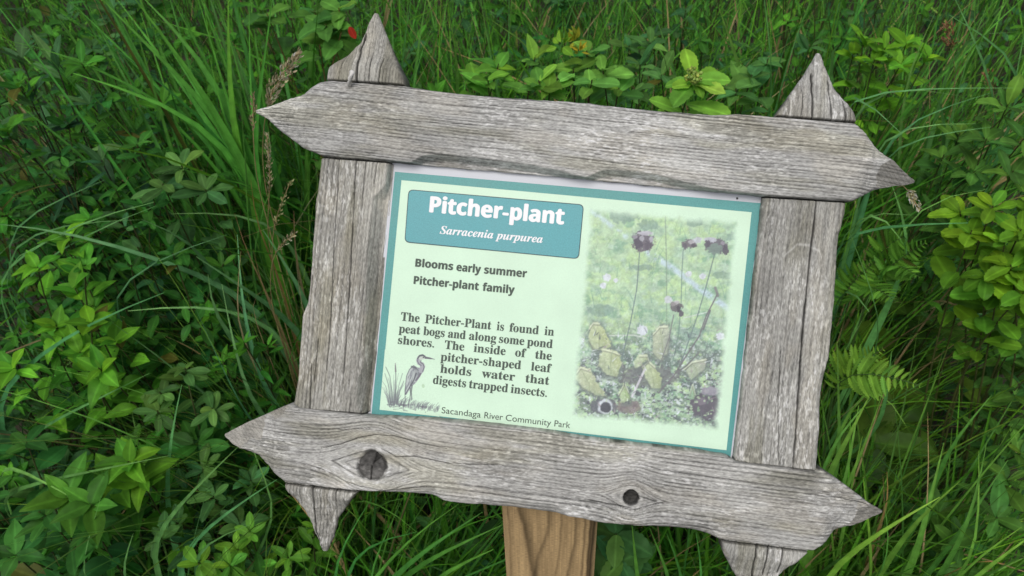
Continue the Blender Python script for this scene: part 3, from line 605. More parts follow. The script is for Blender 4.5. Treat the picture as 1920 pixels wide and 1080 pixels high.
q = ploc(1382, 372)[0]; pv = [(q[0] + .0011 * math.cos(t), q[1] + .0011 * math.sin(t), .0009) for t in np.arange(8) * math.pi / 4]
small("panel_pin", pv + [(q[0], q[1], .0018)], [[i, (i + 1) % 8, 8] for i in range(8)], PIN, panel)
q = ploc([1349, 1365, 1361, 1354], [857, 860, 851, 852], .0011); small("rust_spot", q, [[0, 1, 2, 3]], RUST, panel)

# post: upright, its slanted top cut to the back of the frame
def post():
    back = .050
    wc = un(1031, 957, back)                    # centre of the front face under the rail
    fx = unit(np.cross(np.array([0, 0, 1.0]), -unit(np.array([EN[0] * .6, EN[1], 0])))); fx = fx if fx[0] > 0 else -fx
    fy = np.cross(np.array([0, 0, 1.0]), fx)
    w = (182 / FPX) * ((wc - CAM) @ FW) * 1.0; dep = .09; bev = .006
    prof = [(-w / 2 + bev, 0), (w / 2 - bev, 0), (w / 2, bev), (w / 2, dep - bev), (w / 2 - bev, dep), (-w / 2 + bev, dep), (-w / 2, dep - bev), (-w / 2, bev)]
    org = np.array([wc[0], wc[1], 0.0]); cut = CAM + SN / SNL * ((1 + (back - .004) * SNL) / SNL)
    Rm = np.stack([fx, fy, [0, 0, 1]], 1); pv = np.array(prof); per = []
    for i in range(len(pv)):                          # walk round the section in 1 mm steps
        e = pv[(i + 1) % len(pv)] - pv[i]; k = max(1, int(np.linalg.norm(e) / .001)); per += [pv[i] + e * t for t in np.arange(k) / k]
    per = np.array(per); m = len(per); pw = org + per[:, :1] * fx + per[:, 1:] * fy
    ztop = ((cut - pw) @ EN) / EN[2] + pw[:, 2] * 0; nz = 260; t = np.linspace(0, 1, nz)
    Zg = -.1 + (ztop + .1)[None] * t[:, None]; Xg = np.repeat(per[None, :, 0], nz, 0); Yg = np.repeat(per[None, :, 1], nz, 0)
    arc = np.repeat(np.arange(m)[None] * .001, nz, 0)
    C = np.array([.47, .325, .165]) * (1 + .55 * (fbm(arc / .0012, Zg / .06, 501, 3) - .5) + .5 * (fbm(arc / .012, Zg / .12, 502, 3) - .5))[..., None]
    frame = lambda pts: (lambda q: ((q - org) @ Rm))(np.array([CAM + r * (((org - CAM) @ fy) / (r @ fy)) for r in ray([p[0] for p in pts], [p[1] for p in pts])]))
    for pts, wd, a in (([(973, 956), (983, 987), (992, 1033), (1000, 1075), (1002, 1110)], .0022, .6), ([(1029, 967), (1025, 1000), (1009, 1042), (1003, 1075), (1002, 1110)], .0016, .45), ([(1079, 975), (1077, 1017), (1065, 1075), (1058, 1110)], .0014, .5),
                       ([(1107, 977), (1103, 1040), (1100, 1110)], .0012, .8), ([(1114, 979), (1108, 1040), (1104, 1110)], .0012, .75), ([(1096, 977), (1092, 1050), (1088, 1110)], .0007, .5), ([(952, 956), (956, 1020), (960, 1110)], .0009, .4), ([(1052, 970), (1048, 1040), (1036, 1110)], .0008, .35)):
        q = frame(pts); q = q[np.argsort(q[:, 2])]; xx = np.interp(Zg, q[:, 2], q[:, 0]) + .0016 * (fbm(Zg / .02, 0 * Zg, 503, 2) - .5)
        sh = Xg - xx; mk = np.where(Yg < .006, np.exp(-(np.where(sh < 0, sh / wd, sh / (wd * 2.4))) ** 2), 0); C = C * (1 - a * mk)[..., None]
    V = np.stack([Xg, Yg, Zg], -1).reshape(-1, 3); i, j = np.meshgrid(np.arange(nz - 1), np.arange(m), indexing='ij'); a = (i * m + j).ravel(); b = (i * m + (j + 1) % m).ravel()
    V = np.concatenate([V, [[0, dep / 2, float(ztop.mean())]]]); top = (nz - 1) * m + np.arange(m)
    me = make_mesh("post", V, np.stack([a, b, b + m, a + m], 1), np.stack([top, np.roll(top, -1), np.full(m, nz * m)], 1), np.concatenate([np.clip(C.reshape(-1, 3), .01, .6), [[.2, .13, .07]]]))
    link("post", me, POST, SIGN, to_sign(mat4(Rm, org)))
post()

# ------------------------------------------------------------------ ground
def ground_z(x, y):
    return .05 * np.clip(y - 1.0, 0, 8) + .03 * (fbm(np.asarray(x) * 2.2 + 9, np.asarray(y) * 2.2, 71, 3) - .5)
def make_ground():
    def grid(nx, ny, x0, x1, y0, y1):
        gx, gy = np.meshgrid(np.linspace(x0, x1, nx), np.linspace(y0, y1, ny), indexing='ij')
        a = (np.arange(nx - 1)[:, None] * ny + np.arange(ny - 1)[None]).ravel()
        return np.stack([gx, gy, ground_z(gx, gy)], -1).reshape(-1, 3), np.stack([a, a + ny, a + ny + 1, a + 1], 1)
    V, q = grid(260, 260, -40, 40, -30, 50)
    m, n, l, p = mat_new("dark_peaty_soil")
    tc = n.new("ShaderNodeTexCoord"); nz = n.new("ShaderNodeTexNoise"); nz.inputs['Scale'].default_value = 30; nz.inputs['Detail'].default_value = 8
    l.new(tc.outputs['Object'], nz.inputs['Vector']); cr = n.new("ShaderNodeValToRGB")
    e = cr.color_ramp.elements; e[0].position = .35; e[0].color = (.012, .011, .007, 1); e[1].position = .7; e[1].color = (.05, .045, .022, 1)
    l.new(nz.outputs['Fac'], cr.inputs[0]); l.new(cr.outputs[0], p.inputs['Base Color']); p.inputs['Roughness'].default_value = .95
    o = link("ground", make_mesh("ground", V, q), m); o['kind'] = 'structure'; o['label'] = "dark peaty ground hidden under the plants"; o['category'] = "ground"
make_ground()

# ------------------------------------------------------------------ plants
class Geo:
    def __init__(s): s.V, s.Q, s.C, s.n = [], [], [], 0
    def add(s, V, Q, C):
        s.V.append(V); s.Q.append(np.asarray(Q) + s.n); s.C.append(C); s.n += len(V)
    def build(s, name, mat, parent=None, origin=None):
        V = np.concatenate(s.V)
        if origin is not None: V = V - np.asarray(origin)
        return link(name, make_mesh(name, V, np.concatenate(s.Q), None, np.concatenate(s.C)), mat, parent, Matrix())

def leaf_base(width=.42, curl=.15, fold=.25, seg=8, tooth=0.0, point=1.0, wob=0.0, blunt=.95):
    """unit leaf along +X, normal +Z; returns verts, quads, |across|."""
    t = np.linspace(0, 1, seg + 1); w = np.sin(np.pi * t ** (.8 if point > 1 else blunt)) ** (.75 * point); w[0] = .06; w[-1] = .03
    hw = width / 2 * w
    if tooth: hw = hw * (1 + tooth * np.where(np.arange(seg + 1) % 2, 1, -1))
    V = []; al = []
    for v in (-1, -.5, 0, .5, 1):
        z = abs(v) ** 1.3 * fold * hw - curl * t ** 2 + wob * np.sin(t * 9 + v * 2) * abs(v) * .04
        V.append(np.stack([t - .1 * curl * t ** 3, v * hw, z], -1)); al.append(np.full(seg + 1, abs(v)))
    V = np.stack(V, 1).reshape(-1, 3); al = np.stack(al, 1).ravel()
    i, j = np.meshgrid(np.arange(seg), np.arange(4), indexing='ij'); a = (i * 5 + j).ravel()
    return V, np.stack([a, a + 5, a + 6, a + 1], 1), al
OVAL = [leaf_base(.40, .10, .22, 10, 0, .78, 0, 1.3), leaf_base(.44, .24, .32, 10, 0, .8, 1, 1.2), leaf_base(.37, .02, .28, 10, 0, .85, 0, 1.35), leaf_base(.42, .36, .15, 10, 0, .9, 1, 1.15)]
LANCE = [leaf_base(.24, .12, .3, point=1.3), leaf_base(.27, .28, .4, point=1.3), leaf_base(.22, .03, .35, point=1.2)]
BROAD = [leaf_base(.56, .12, .2, 12, .05, .8), leaf_base(.60, .25, .3, 12, .05, .8, 1), leaf_base(.52, .05, .25, 12, .05, .8, 1)]
TOOTHED = [leaf_base(.46, .10, .2, 16, .06, .75, 0, 1.3), leaf_base(.50, .22, .3, 16, .06, .75, 1, 1.25), leaf_base(.44, .02, .3, 16, .06, .8, 1, 1.2)]
OVATE = [leaf_base(.5, .15, .3, 10, 0, 1.25), leaf_base(.46, .3, .3, 10, 0, 1.25, 1)]

def put_leaves(g, bases, P, D, N, L, wr, tint):
    P, D, N = np.asarray(P, float), unit(D), np.asarray(N, float)
    N = unit(N - D * np.sum(N * D, -1, keepdims=True)); S = np.cross(N, D); L = np.broadcast_to(L, (len(P),))
    wr = np.broadcast_to(wr, (len(P),)); pick = rng.integers(len(bases), size=len(P))
    for b, (V, Q, al) in enumerate(bases):
        m = np.where(pick == b)[0]
        if not len(m): continue
        X = P[m][:, None] + L[m][:, None, None] * (V[None, :, :1] * D[m][:, None] + (V[None, :, 1:2] * wr[m][:, None, None]) * S[m][:, None] + V[None, :, 2:] * N[m][:, None])
        k = len(V); q = (Q[None] + (np.arange(len(m)) * k)[:, None, None]).reshape(-1, 4)
        c = np.concatenate([np.repeat(np.asarray(tint)[m][:, None], k, 1), np.broadcast_to(al[None, :, None], (len(m), k, 1))], -1).reshape(-1, 4)
        g.add(X.reshape(-1, 3), q, c)
def tints(n, base, var=.25, yellow=.15):
    base = np.asarray(base, float); v = np.exp(rng.normal(0, var, (n, 1))); yl = np.clip(rng.normal(0, yellow, (n, 1)), -.3, .5)
    c = base * v * 1.17 * (1 + yl * np.array([1.1, .35, -.5])); br = rng.random((n, 1)) < .007
    return np.clip(np.where(br & (base[1] > base[0] * 1.5), np.array([.085, .10, .022]) * v, c), .004, .5)
def put_stem(g, P, r, tint, k=5):
    V, q = tube_arrays(P, r, k); c = np.tile(np.array([*tint, 1.0]), (len(V), 1)); g.add(V, q, c)
def bez(a, b, c, n):
    t = np.linspace(0, 1, n)[:, None]; return (1 - t) ** 2 * a + 2 * t * (1 - t) * b + t * t * c

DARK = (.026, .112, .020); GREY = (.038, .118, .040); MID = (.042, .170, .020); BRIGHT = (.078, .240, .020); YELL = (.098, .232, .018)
CAMDIR = np.array([0, -.55, .8])
def shoot(gl, gs, root, top, L, tint, bases, n_whorl=6, pairs=10, s0=.35, stemtint=(.05, .06, .02), r=.0016, open_=.55, var=.22, wr=1.0, face=.4):
    """one stem from root to top with alternate leaves below and a rosette of leaves at the tip"""
    root, top = np.asarray(root, float), np.asarray(top, float)
    H = np.linalg.norm(top - root); midp = (root + top) / 2 + np.array([*(rng.normal(0, .06, 2) * H), .10 * H])
    P = bez(root, midp, top, 12); put_stem(gs, P, np.linspace(r * 1.5, r * .6, 12), stemtint)
    T = unit(np.gradient(P, axis=0)); a0 = rng.uniform(0, 6.28)
    t = np.concatenate([np.linspace(s0, .965, pairs), np.full(n_whorl, 1.0) - rng.uniform(0, .02, n_whorl)])
    n = len(t); idx = t * 11; i0 = np.clip(idx.astype(int), 0, 10); f = (idx - i0)[:, None]
    pos = P[i0] * (1 - f) + P[i0 + 1] * f; tan = unit(T[i0] * (1 - f) + T[i0 + 1] * f)
    an = a0 + np.arange(n) * 2.39996 + rng.normal(0, .25, n)
    an[pairs:] = a0 + np.arange(n_whorl) * 2 * np.pi / max(n_whorl, 1) + rng.normal(0, .2, n_whorl)
    ref = np.array([.9, .2, .1]); A = unit(np.cross(tan, ref)); B = np.cross(tan, A)
    rad = np.cos(an)[:, None] * A + np.sin(an)[:, None] * B
    el = np.concatenate([rng.normal(.35, .22, pairs), rng.normal(open_, .18, n_whorl)])[:, None]
    D = unit(rad * np.cos(el) + tan * np.sin(el) + np.array([0, 0, -.05]))
    N = tan + np.array([0, 0, .7]) + CAMDIR * face + rng.normal(0, .22, (n, 3))
    LL = L * np.concatenate([np.interp(np.linspace(0, 1, pairs), [0, .5, 1], [.8, 1.05, .95]), rng.uniform(.65, 1.0, n_whorl)]) * rng.uniform(.75, 1.15, n)
    tt = tints(n, tint, var); fresh = np.clip((t - .75) * 1.6, 0, .4)[:, None]; tt = tt * (1 + fresh * np.array([1.0, .6, .1]))
    put_leaves(gl, bases, pos, D, N, LL, rng.uniform(.85, 1.15, n) * wr, tt)
    return P
def shrub(name, label, cat, tops, L, tint, bases=OVAL, group=None, root=None, spread=.10, n_whorl=6, pairs=11, s0=.35, extra=0, stemtint=(.05, .06, .02), **kw):
    """tops = [(px, py, Z)...] of the shoots in the photograph; all grow from one root on the ground"""
    T = np.array([W(*t) for t in tops]); c = T.mean(0) if root is None else np.asarray(root, float)
    base = np.array([c[0], c[1] + (.06 if root is None else 0), 0.0]); base[2] = float(ground_z(base[0], base[1])) - .01
    th = thing(name, label, cat, base, group); gl, gs = Geo(), Geo()
    for k in range(extra):
        q = T[rng.integers(len(T))] + rng.normal(0, spread, 3) * np.array([1, 1, .5]) - np.array([0, -.03, rng.uniform(.02, .12)]); T = np.concatenate([T, q[None]])
    for q in T:
        r0 = base + np.array([*rng.normal(0, .02, 2), 0]); shoot(gl, gs, r0, q, L, tint, bases, n_whorl, pairs, s0, stemtint, **kw)
    gs.build("stem", STEM, th, base); gl.build("foliage", LEAF, th, base)
    return th
def blades(g, R, az, lean, L, w, bend, tint, seg=9, twist=None):
    """grass blades: root points R, azimuth and lean of the first direction, length, width, droop"""
    n = len(R); t = np.linspace(0, 1, seg + 1); hz = np.stack([np.cos(az), np.sin(az), 0 * az], -1)
    th = lean[:, None] + bend[:, None] * t[None] ** 1.6
    dx = np.sin(th); dz = np.cos(th); ds = (L / seg)[:, None]
    x = np.concatenate([np.zeros((n, 1)), np.cumsum(.5 * (dx[:, 1:] + dx[:, :-1]) * ds, 1)], 1); z = np.concatenate([np.zeros((n, 1)), np.cumsum(.5 * (dz[:, 1:] + dz[:, :-1]) * ds, 1)], 1)
    P = R[:, None] + x[..., None] * hz[:, None] + z[..., None] * np.array([0, 0, 1.0])
    ribbon(g, P, w, tint, twist)
def ribbon(g, P, w, tint, twist=None, face=None):
    n, m = P.shape[:2]; t = np.linspace(0, 1, m); T = unit(np.gradient(P, axis=1))
    side = np.cross(T, np.array([0, 0, 1.0]) + 0 * T); bad = np.linalg.norm(side, axis=-1, keepdims=True) < .15
    side = unit(np.where(bad, np.array([1.0, .3, 0]), side)); N = np.cross(side, T)
    tw = rng.normal(0, .7, n) if twist is None else np.broadcast_to(twist, (n,))
    tw = (tw[:, None] + rng.normal(0, .5, n)[:, None] * t[None])[..., None]
    if face is not None:
        side = unit(np.cross(T, face + 0 * T)); N = np.cross(side, T)
    S = side * np.cos(tw) + N * np.sin(tw); NN = np.cross(S, T)
    prof = np.clip((.55 + 1.1 * t) * (t < .4) + (t >= .4), 0, 1) * np.clip((1 - t) * 2.2, .03, 1) ** .8
    hw = (np.broadcast_to(w, (n,)) / 2)[:, None, None] * prof[None, :, None]
    V = np.stack([P - S * hw + NN * hw * .35, P, P + S * hw + NN * hw * .35], 2)
    i, j = np.meshgrid(np.arange(m - 1), np.arange(2), indexing='ij'); a = (i * 3 + j).ravel(); q = np.stack([a, a + 3, a + 4, a + 1], 1)
    Q = (q[None] + (np.arange(n) * m * 3)[:, None, None]).reshape(-1, 4)
    c = np.concatenate([np.repeat(np.asarray(tint)[:, None], m * 3, 1), np.broadcast_to(np.tile([1.0, 0, 1.0], m)[None, :, None], (n, m * 3, 1))], -1)
    # older tips and pale bases
    c[..., :3] *= (1 + np.repeat(np.clip(t - .8, 0, 1) * 1.2, 3)[None, :, None] * np.array([1.4, .6, .3]))
    g.add(V.reshape(-1, 3), Q, c.reshape(-1, 4))
GR = (.064, .215, .022); GRB = (.070, .190, .055); GRL = (.105, .270, .025); DRY = (.30, .23, .11)
def spline(pts, n=14):
    """smooth curve through 3-D points"""
    p = np.asarray(pts, float); d = np.concatenate([[0], np.cumsum(np.linalg.norm(np.diff(p, axis=0), axis=1))]); s = np.linspace(0, d[-1], n)
    q = np.stack([np.interp(s, d, p[:, i]) for i in range(3)], 1)
    for _ in range(3): q[1:-1] = .25 * q[:-2] + .5 * q[1:-1] + .25 * q[2:]
    return q
def tuft(name, label, root, lines, width=.007, tint=GR, group=None, fill=0, lean=(.1, .5), az=None, L=(.5, .9), dry=.06, fw=.004, cat="grass", wide=1.7, lift=1.6):
    """lines = traced blades, each from tip to base in (px, py, Z); fill = further blades from the same root"""
    base = np.array([*W(*root)[:2], 0.0]); base[2] = float(ground_z(base[0], base[1])) - .01
    th = thing(name, label, cat, base, group); g = Geo()
    for ln in lines:
        wd = width
        if isinstance(ln, tuple): ln, wd = ln
        p = [W(*q) for q in ln]; p.append(base + np.array([*rng.normal(0, .025, 2), 0])); P = spline(p[::-1], 18)
        ribbon(g, P[None], np.array([wd * wide * rng.uniform(.85, 1.2)]), tints(1, np.array(tint) * lift, .18), np.array([rng.normal(0, .25)]), np.array([.1, -.5, .85]))
    if fill:
        n = fill; R = base + np.concatenate([rng.normal(0, .05, (n, 2)), np.zeros((n, 1))], 1)
        a = rng.uniform(0, 6.28, n) if az is None else rng.normal(az[0], az[1], n)
        tt = tints(n, tint, .3); d = rng.random(n) < dry; tt[d] = tints(d.sum(), DRY, .25, .05)
        blades(g, R, a, rng.uniform(*lean, n), rng.uniform(*L, n), fw * rng.uniform(.6, 1.4, n), rng.uniform(.1, 1.3, n), tt)
    g.build("blades", GRASS, th, base); return th

# ---- the leafy thicket left of the sign: many alike shrubs
LEFT_TH = "dark green oval-leaved shrub in the thicket left of the sign"
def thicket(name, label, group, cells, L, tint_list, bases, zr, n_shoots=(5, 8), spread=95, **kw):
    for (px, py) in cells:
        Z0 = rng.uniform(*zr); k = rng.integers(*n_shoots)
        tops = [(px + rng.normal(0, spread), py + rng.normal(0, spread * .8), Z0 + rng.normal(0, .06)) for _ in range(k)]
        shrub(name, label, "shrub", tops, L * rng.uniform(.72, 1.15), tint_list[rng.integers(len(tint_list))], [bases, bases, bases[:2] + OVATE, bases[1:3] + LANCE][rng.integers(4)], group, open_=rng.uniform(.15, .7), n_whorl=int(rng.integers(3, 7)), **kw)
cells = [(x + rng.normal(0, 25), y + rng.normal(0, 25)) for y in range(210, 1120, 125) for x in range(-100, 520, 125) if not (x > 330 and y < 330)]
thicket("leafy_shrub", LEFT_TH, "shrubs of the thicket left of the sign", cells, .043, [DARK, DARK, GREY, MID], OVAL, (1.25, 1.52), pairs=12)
# behind the sign, hidden or glimpsed at its edges
cells = [(x + rng.normal(0, 30), y + rng.normal(0, 25)) for y in range(330, 900, 190) for x in range(640, 1500, 190)]
thicket("leafy_shrub", "mid green leafy shrub growing behind the framed panel", "shrubs behind the sign", cells, .045, [DARK, MID], OVAL, (1.35, 1.6), pairs=9)

# ---- single shrubs and shoots one can point to
shrub("leafy_shrub", "bright green oval-leaved shrub at the left, dark thicket around it", "shrub",
      [(125, 445, 1.22), (140, 540, 1.2), (70, 500, 1.24), (170, 605, 1.18), (185, 690, 1.17), (215, 640, 1.22), (150, 660, 1.2), (25, 690, 1.2), (105, 610, 1.24)], .047, BRIGHT, OVATE, pairs=8, s0=.5, n_whorl=5)
shrub("leafy_shrub", "yellow-green shoot with pointed leaves just below the lower rail's left tip", "shrub",
      [(240, 865, 1.14), (265, 900, 1.16), (215, 905, 1.17)], .052, (.066, .205, .020), OVATE, pairs=7, s0=.6, n_whorl=7)
shrub("leafy_shrub", "star-shaped oval leaf whorls on thin stems beside the left stile's lower half", "shrub",
      [(347, 690, 1.2), (295, 770, 1.18), (398, 765, 1.2), (300, 735, 1.2)], .040, (.052, .135, .036), OVAL, pairs=4, s0=.7, n_whorl=7, open_=.2)
shrub("leafy_shrub", "grey-green upright shoots with narrow leaves near the upper left corner", "shrub",
      [(105, 120, 1.35), (170, 195, 1.32), (60, 190, 1.35), (40, 110, 1.4), (30, 260, 1.35), (190, 300, 1.34)], .058, (.045, .125, .050), LANCE + OVAL[:1], pairs=10, s0=.5, n_whorl=5, open_=.9, stemtint=(.03, .02, .02))
shrub("leafy_shrub", "low whorl of broad oval leaves left of the upper rail's tip", "shrub",
      [(305, 345, 1.25), (385, 355, 1.25), (340, 310, 1.28)], .052, (.045, .125, .036), OVAL, pairs=5, s0=.65, n_whorl=7, open_=.35)
shrub("leafy_shrub", "shrub with long blue-green leaves in the bottom left corner", "shrub",
      [(85, 965, 1.12), (30, 1040, 1.12), (50, 830, 1.16), (175, 985, 1.14), (-20, 930, 1.15)], .054, (.030, .118, .024), OVAL[:2] + OVATE, pairs=7, s0=.55, n_whorl=5, open_=.4)
shrub("leafy_shrub", "pale stemmed shoot with a forked leaf top at the bottom left", "shrub",
      [(170, 945, 1.10), (125, 930, 1.12)], .060, (.052, .175, .024), OVATE, pairs=4, s0=.75, n_whorl=5, stemtint=(.12, .2, .05))
shrub("leafy_shrub", "small light green round-leaved sprigs at the bottom below the lower left spike", "shrub",
      [(370, 1055, 1.12), (430, 1060, 1.12), (590, 985, 1.15), (470, 1000, 1.15), (540, 1045, 1.14), (445, 1030, 1.15)], .034, (.075, .21, .024), OVAL, pairs=8, s0=.6, n_whorl=5)
shrub("leafy_shrub", "oval-leaved shrub filling the gap under the lower rail's left tip", "shrub",
      [(330, 980, 1.2), (400, 930, 1.22), (450, 985, 1.2), (380, 880, 1.22), (300, 1010, 1.18), (470, 900, 1.25)], .042, (.042, .12, .035), OVAL, pairs=8, s0=.5)
shrub("meadowsweet_plant", "serrate-leaved plant with a yellow bud tuft just above the upper rail's middle", "plant",
      [(1100, 95, 1.22), (1130, 130, 1.2), (1075, 130, 1.22), (1110, 150, 1.17), (1160, 165, 1.2)], .045, (.090, .235, .045), TOOTHED, pairs=5, s0=.72, n_whorl=5, open_=.3, stemtint=(.05, .025, .02), wr=1.2)
shrub("meadowsweet_plant", "small shoot with curled narrow top leaves left of the yellow bud tuft", "plant",
      [(1003, 108, 1.24), (1010, 150, 1.2), (1030, 165, 1.2)], .044, (.090, .235, .040), TOOTHED + OVATE, pairs=5, s0=.75, n_whorl=5, open_=.5, stemtint=(.05, .025, .02))
shrub("meadowsweet_plant", "plant with smooth upright leaves right of the upper left spike", "plant",
      [(915, 150, 1.22), (935, 120, 1.24), (890, 145, 1.25)], .046, (.080, .240, .035), OVATE, pairs=4, s0=.75, n_whorl=5, open_=.5)
sp = shrub("meadowsweet_plant", "bright star of broad leaves round a pale bud cluster above the upper rail", "plant",
      [(1300, 146, 1.15)], .062, (.125, .31, .045), TOOTHED, pairs=6, s0=.86, n_whorl=9, open_=.12, wr=1.1, face=.8)
shrub("meadowsweet_plant", "dull green broad-leaved plant right of the bright leaf star", "plant",
      [(1410, 140, 1.28), (1440, 110, 1.32), (1380, 165, 1.25)], .052, (.058, .170, .045), OVATE, pairs=5, s0=.72, n_whorl=5, open_=.2)
shrub("leafy_shrub", "dark leafy plant between the yellow bud tuft and the bright leaf star", "plant",
      [(1200, 120, 1.34), (1220, 80, 1.38), (1180, 85, 1.4), (1240, 140, 1.3), (1190, 170, 1.3)], .042, (.050, .145, .042), OVATE + OVAL, pairs=6, s0=.6)
rp = shrub("wild_rose", "broad-leaved plant with one red leaf left of the upper left spike", "plant",
      [(635, 15, 1.35), (610, 45, 1.34), (640, 60, 1.34), (590, 20, 1.38), (500, 25, 1.42)], .058, (.058, .17, .032), BROAD, pairs=5, s0=.7, n_whorl=5, open_=.3, stemtint=(.12, .08, .03))
yb = shrub("meadowsweet_plant", "yellow-green serrate-leaved shrub at the right edge beside the right stile", "shrub",
      [(1862, 385, 1.12), (1915, 430, 1.1), (1822, 432, 1.15), (1895, 495, 1.1), (1850, 510, 1.12), (1940, 380, 1.12), (1925, 545, 1.1), (1965, 470, 1.1), (1800, 395, 1.18), (1885, 445, 1.11)], .046, YELL, TOOTHED, root=W(2010, 500, 1.16), pairs=7, s0=.74, n_whorl=6, open_=.35, wr=1.15, stemtint=(.06, .07, .02))
shrub("leafy_shrub", "mid green oval-leaved shrub at the right edge above the yellow-green shrub", "shrub",
      [(1890, 195, 1.22), (1920, 260, 1.2), (1850, 260, 1.25), (1930, 170, 1.24), (1900, 320, 1.2), (1830, 320, 1.27), (1770, 290, 1.32), (1800, 250, 1.34)], .046, (.055, .155, .030), OVAL, pairs=8, s0=.55)
shrub("leafy_shrub", "pale yellow-green leaf clump behind the upper right spike", "shrub",
      [(1620, 75, 1.42), (1660, 90, 1.4), (1700, 80, 1.42), (1640, 110, 1.4), (1740, 105, 1.42), (1690, 120, 1.4), (1600, 100, 1.44)], .040, (.092, .255, .020), OVAL + BROAD, pairs=7, s0=.72, n_whorl=6)
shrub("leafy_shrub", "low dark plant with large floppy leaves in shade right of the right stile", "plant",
      [(1705, 590, 1.5), (1650, 720, 1.45), (1690, 790, 1.45), (1770, 690, 1.55), (1640, 830, 1.4)], .11, (.036, .085, .012), OVATE + BROAD, pairs=3, s0=.75, n_whorl=4, open_=.2)  # leaf tint darkened to paint in the shade of this gap
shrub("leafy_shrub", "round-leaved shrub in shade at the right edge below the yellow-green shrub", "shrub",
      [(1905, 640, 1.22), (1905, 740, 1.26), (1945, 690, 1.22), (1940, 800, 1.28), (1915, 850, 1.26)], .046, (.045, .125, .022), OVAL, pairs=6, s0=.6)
shrub("leafy_shrub", "small oval-leaved plant amid grass in the bottom right corner", "plant",
      [(1870, 970, 1.15), (1890, 900, 1.2), (1760, 960, 1.25), (1800, 1020, 1.2)], .048, (.045, .135, .026), OVAL, pairs=5, s0=.6)
shrub("leafy_shrub", "broad-leaved plant under the lower rail right of the brown post", "plant",
      [(1155, 1000, 1.06), (1165, 1050, 1.06), (1150, 1090, 1.08)], .062, (.045, .135, .040), BROAD, pairs=3, s0=.8, n_whorl=4, open_=.2)
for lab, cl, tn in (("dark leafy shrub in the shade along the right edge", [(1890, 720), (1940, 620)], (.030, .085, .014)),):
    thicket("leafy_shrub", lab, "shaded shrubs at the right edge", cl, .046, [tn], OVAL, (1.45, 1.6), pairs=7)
thicket("leafy_shrub", "leafy shrub among grass along the top of the picture", "shrubs along the top", [(x + rng.normal(0, 20), y) for x in range(520, 1960, 120) for y in (-40, 90)], .044, [DARK, MID, GREY], OVAL + LANCE, (1.6, 1.85), pairs=9)
thicket("leafy_shrub", "leafy shrub among the grasses in the upper left corner", "shrubs in the upper left corner", [(x + rng.normal(0, 20), y) for x in range(-60, 520, 130) for y in (-40, 90)], .045, [DARK, MID, GREY], OVAL, (1.6, 1.8), pairs=9)

# bud clusters, flowers and the red hip
def bead_part(name, parent, c, n, rad, r, col, var=.2):
    base = np.array(parent.location); g = Geo(); an = np.linspace(0, np.pi, 5); k = 6
    for i in range(n):
        p = c + unit(rng.normal(0, 1, 3)) * rad * rng.uniform(.2, 1) ** .6; rr = r * rng.uniform(.7, 1.3)
        P = p + np.stack([0 * an, 0 * an, rr * np.cos(an)], 1); V, q = tube_arrays(P + np.array([1e-6, 0, 0]), np.maximum(rr * np.sin(an), 1e-4), k)
        g.add(V, q, np.concatenate([np.tile(tints(1, col, var)[0], (len(V), 1)), np.ones((len(V), 1))], 1))
    return g.build(name, STEM, parent, base)
bead_part("bud_cluster", sp, W(1300, 143, 1.135), 60, .013, .0022, (.22, .30, .06))
mp_ = [o for o in COL.objects if o.get('label', '').startswith("serrate-leaved plant with a yellow")][0]
def tip_leaves(name, parent, c, n, rad, L, col, bases):
    base = np.array(parent.location); g = Geo(); d = unit(rng.normal(0, 1, (n, 3)) * np.array([1, .8, 1]) + np.array([0, -.1, .5]))
    put_leaves(g, bases, c + d * rad * rng.uniform(.1, 1, (n, 1)), d, np.array([0, -.5, .8]) + rng.normal(0, .4, (n, 3)), L * rng.uniform(.6, 1.2, n), 1.0, tints(n, col, .15, .1))
    return g.build(name, LEAF, parent, base)
tip_leaves("yellow_bud_tuft", mp_, W(1078, 78, 1.2), 12, .010, .017, (.27, .29, .03), OVATE); tip_leaves("bud_tuft", mp_, W(1052, 86, 1.2), 9, .008, .022, (.16, .33, .03), OVATE); tip_leaves("yellow_bud_tuft", mp_, W(1086, 97, 1.19), 8, .006, .014, (.30, .25, .02), LANCE)
g = Geo(); put_leaves(g, BROAD[:1], W(655, 50, 1.3)[None], np.array([[.35, -.3, -.8]]), np.array([[0, -.9, .3]]), np.array([.020]), 1.0, np.array([[.42, .035, .02]])); g.build("red_leaf", LEAF, rp, np.array(rp.location))
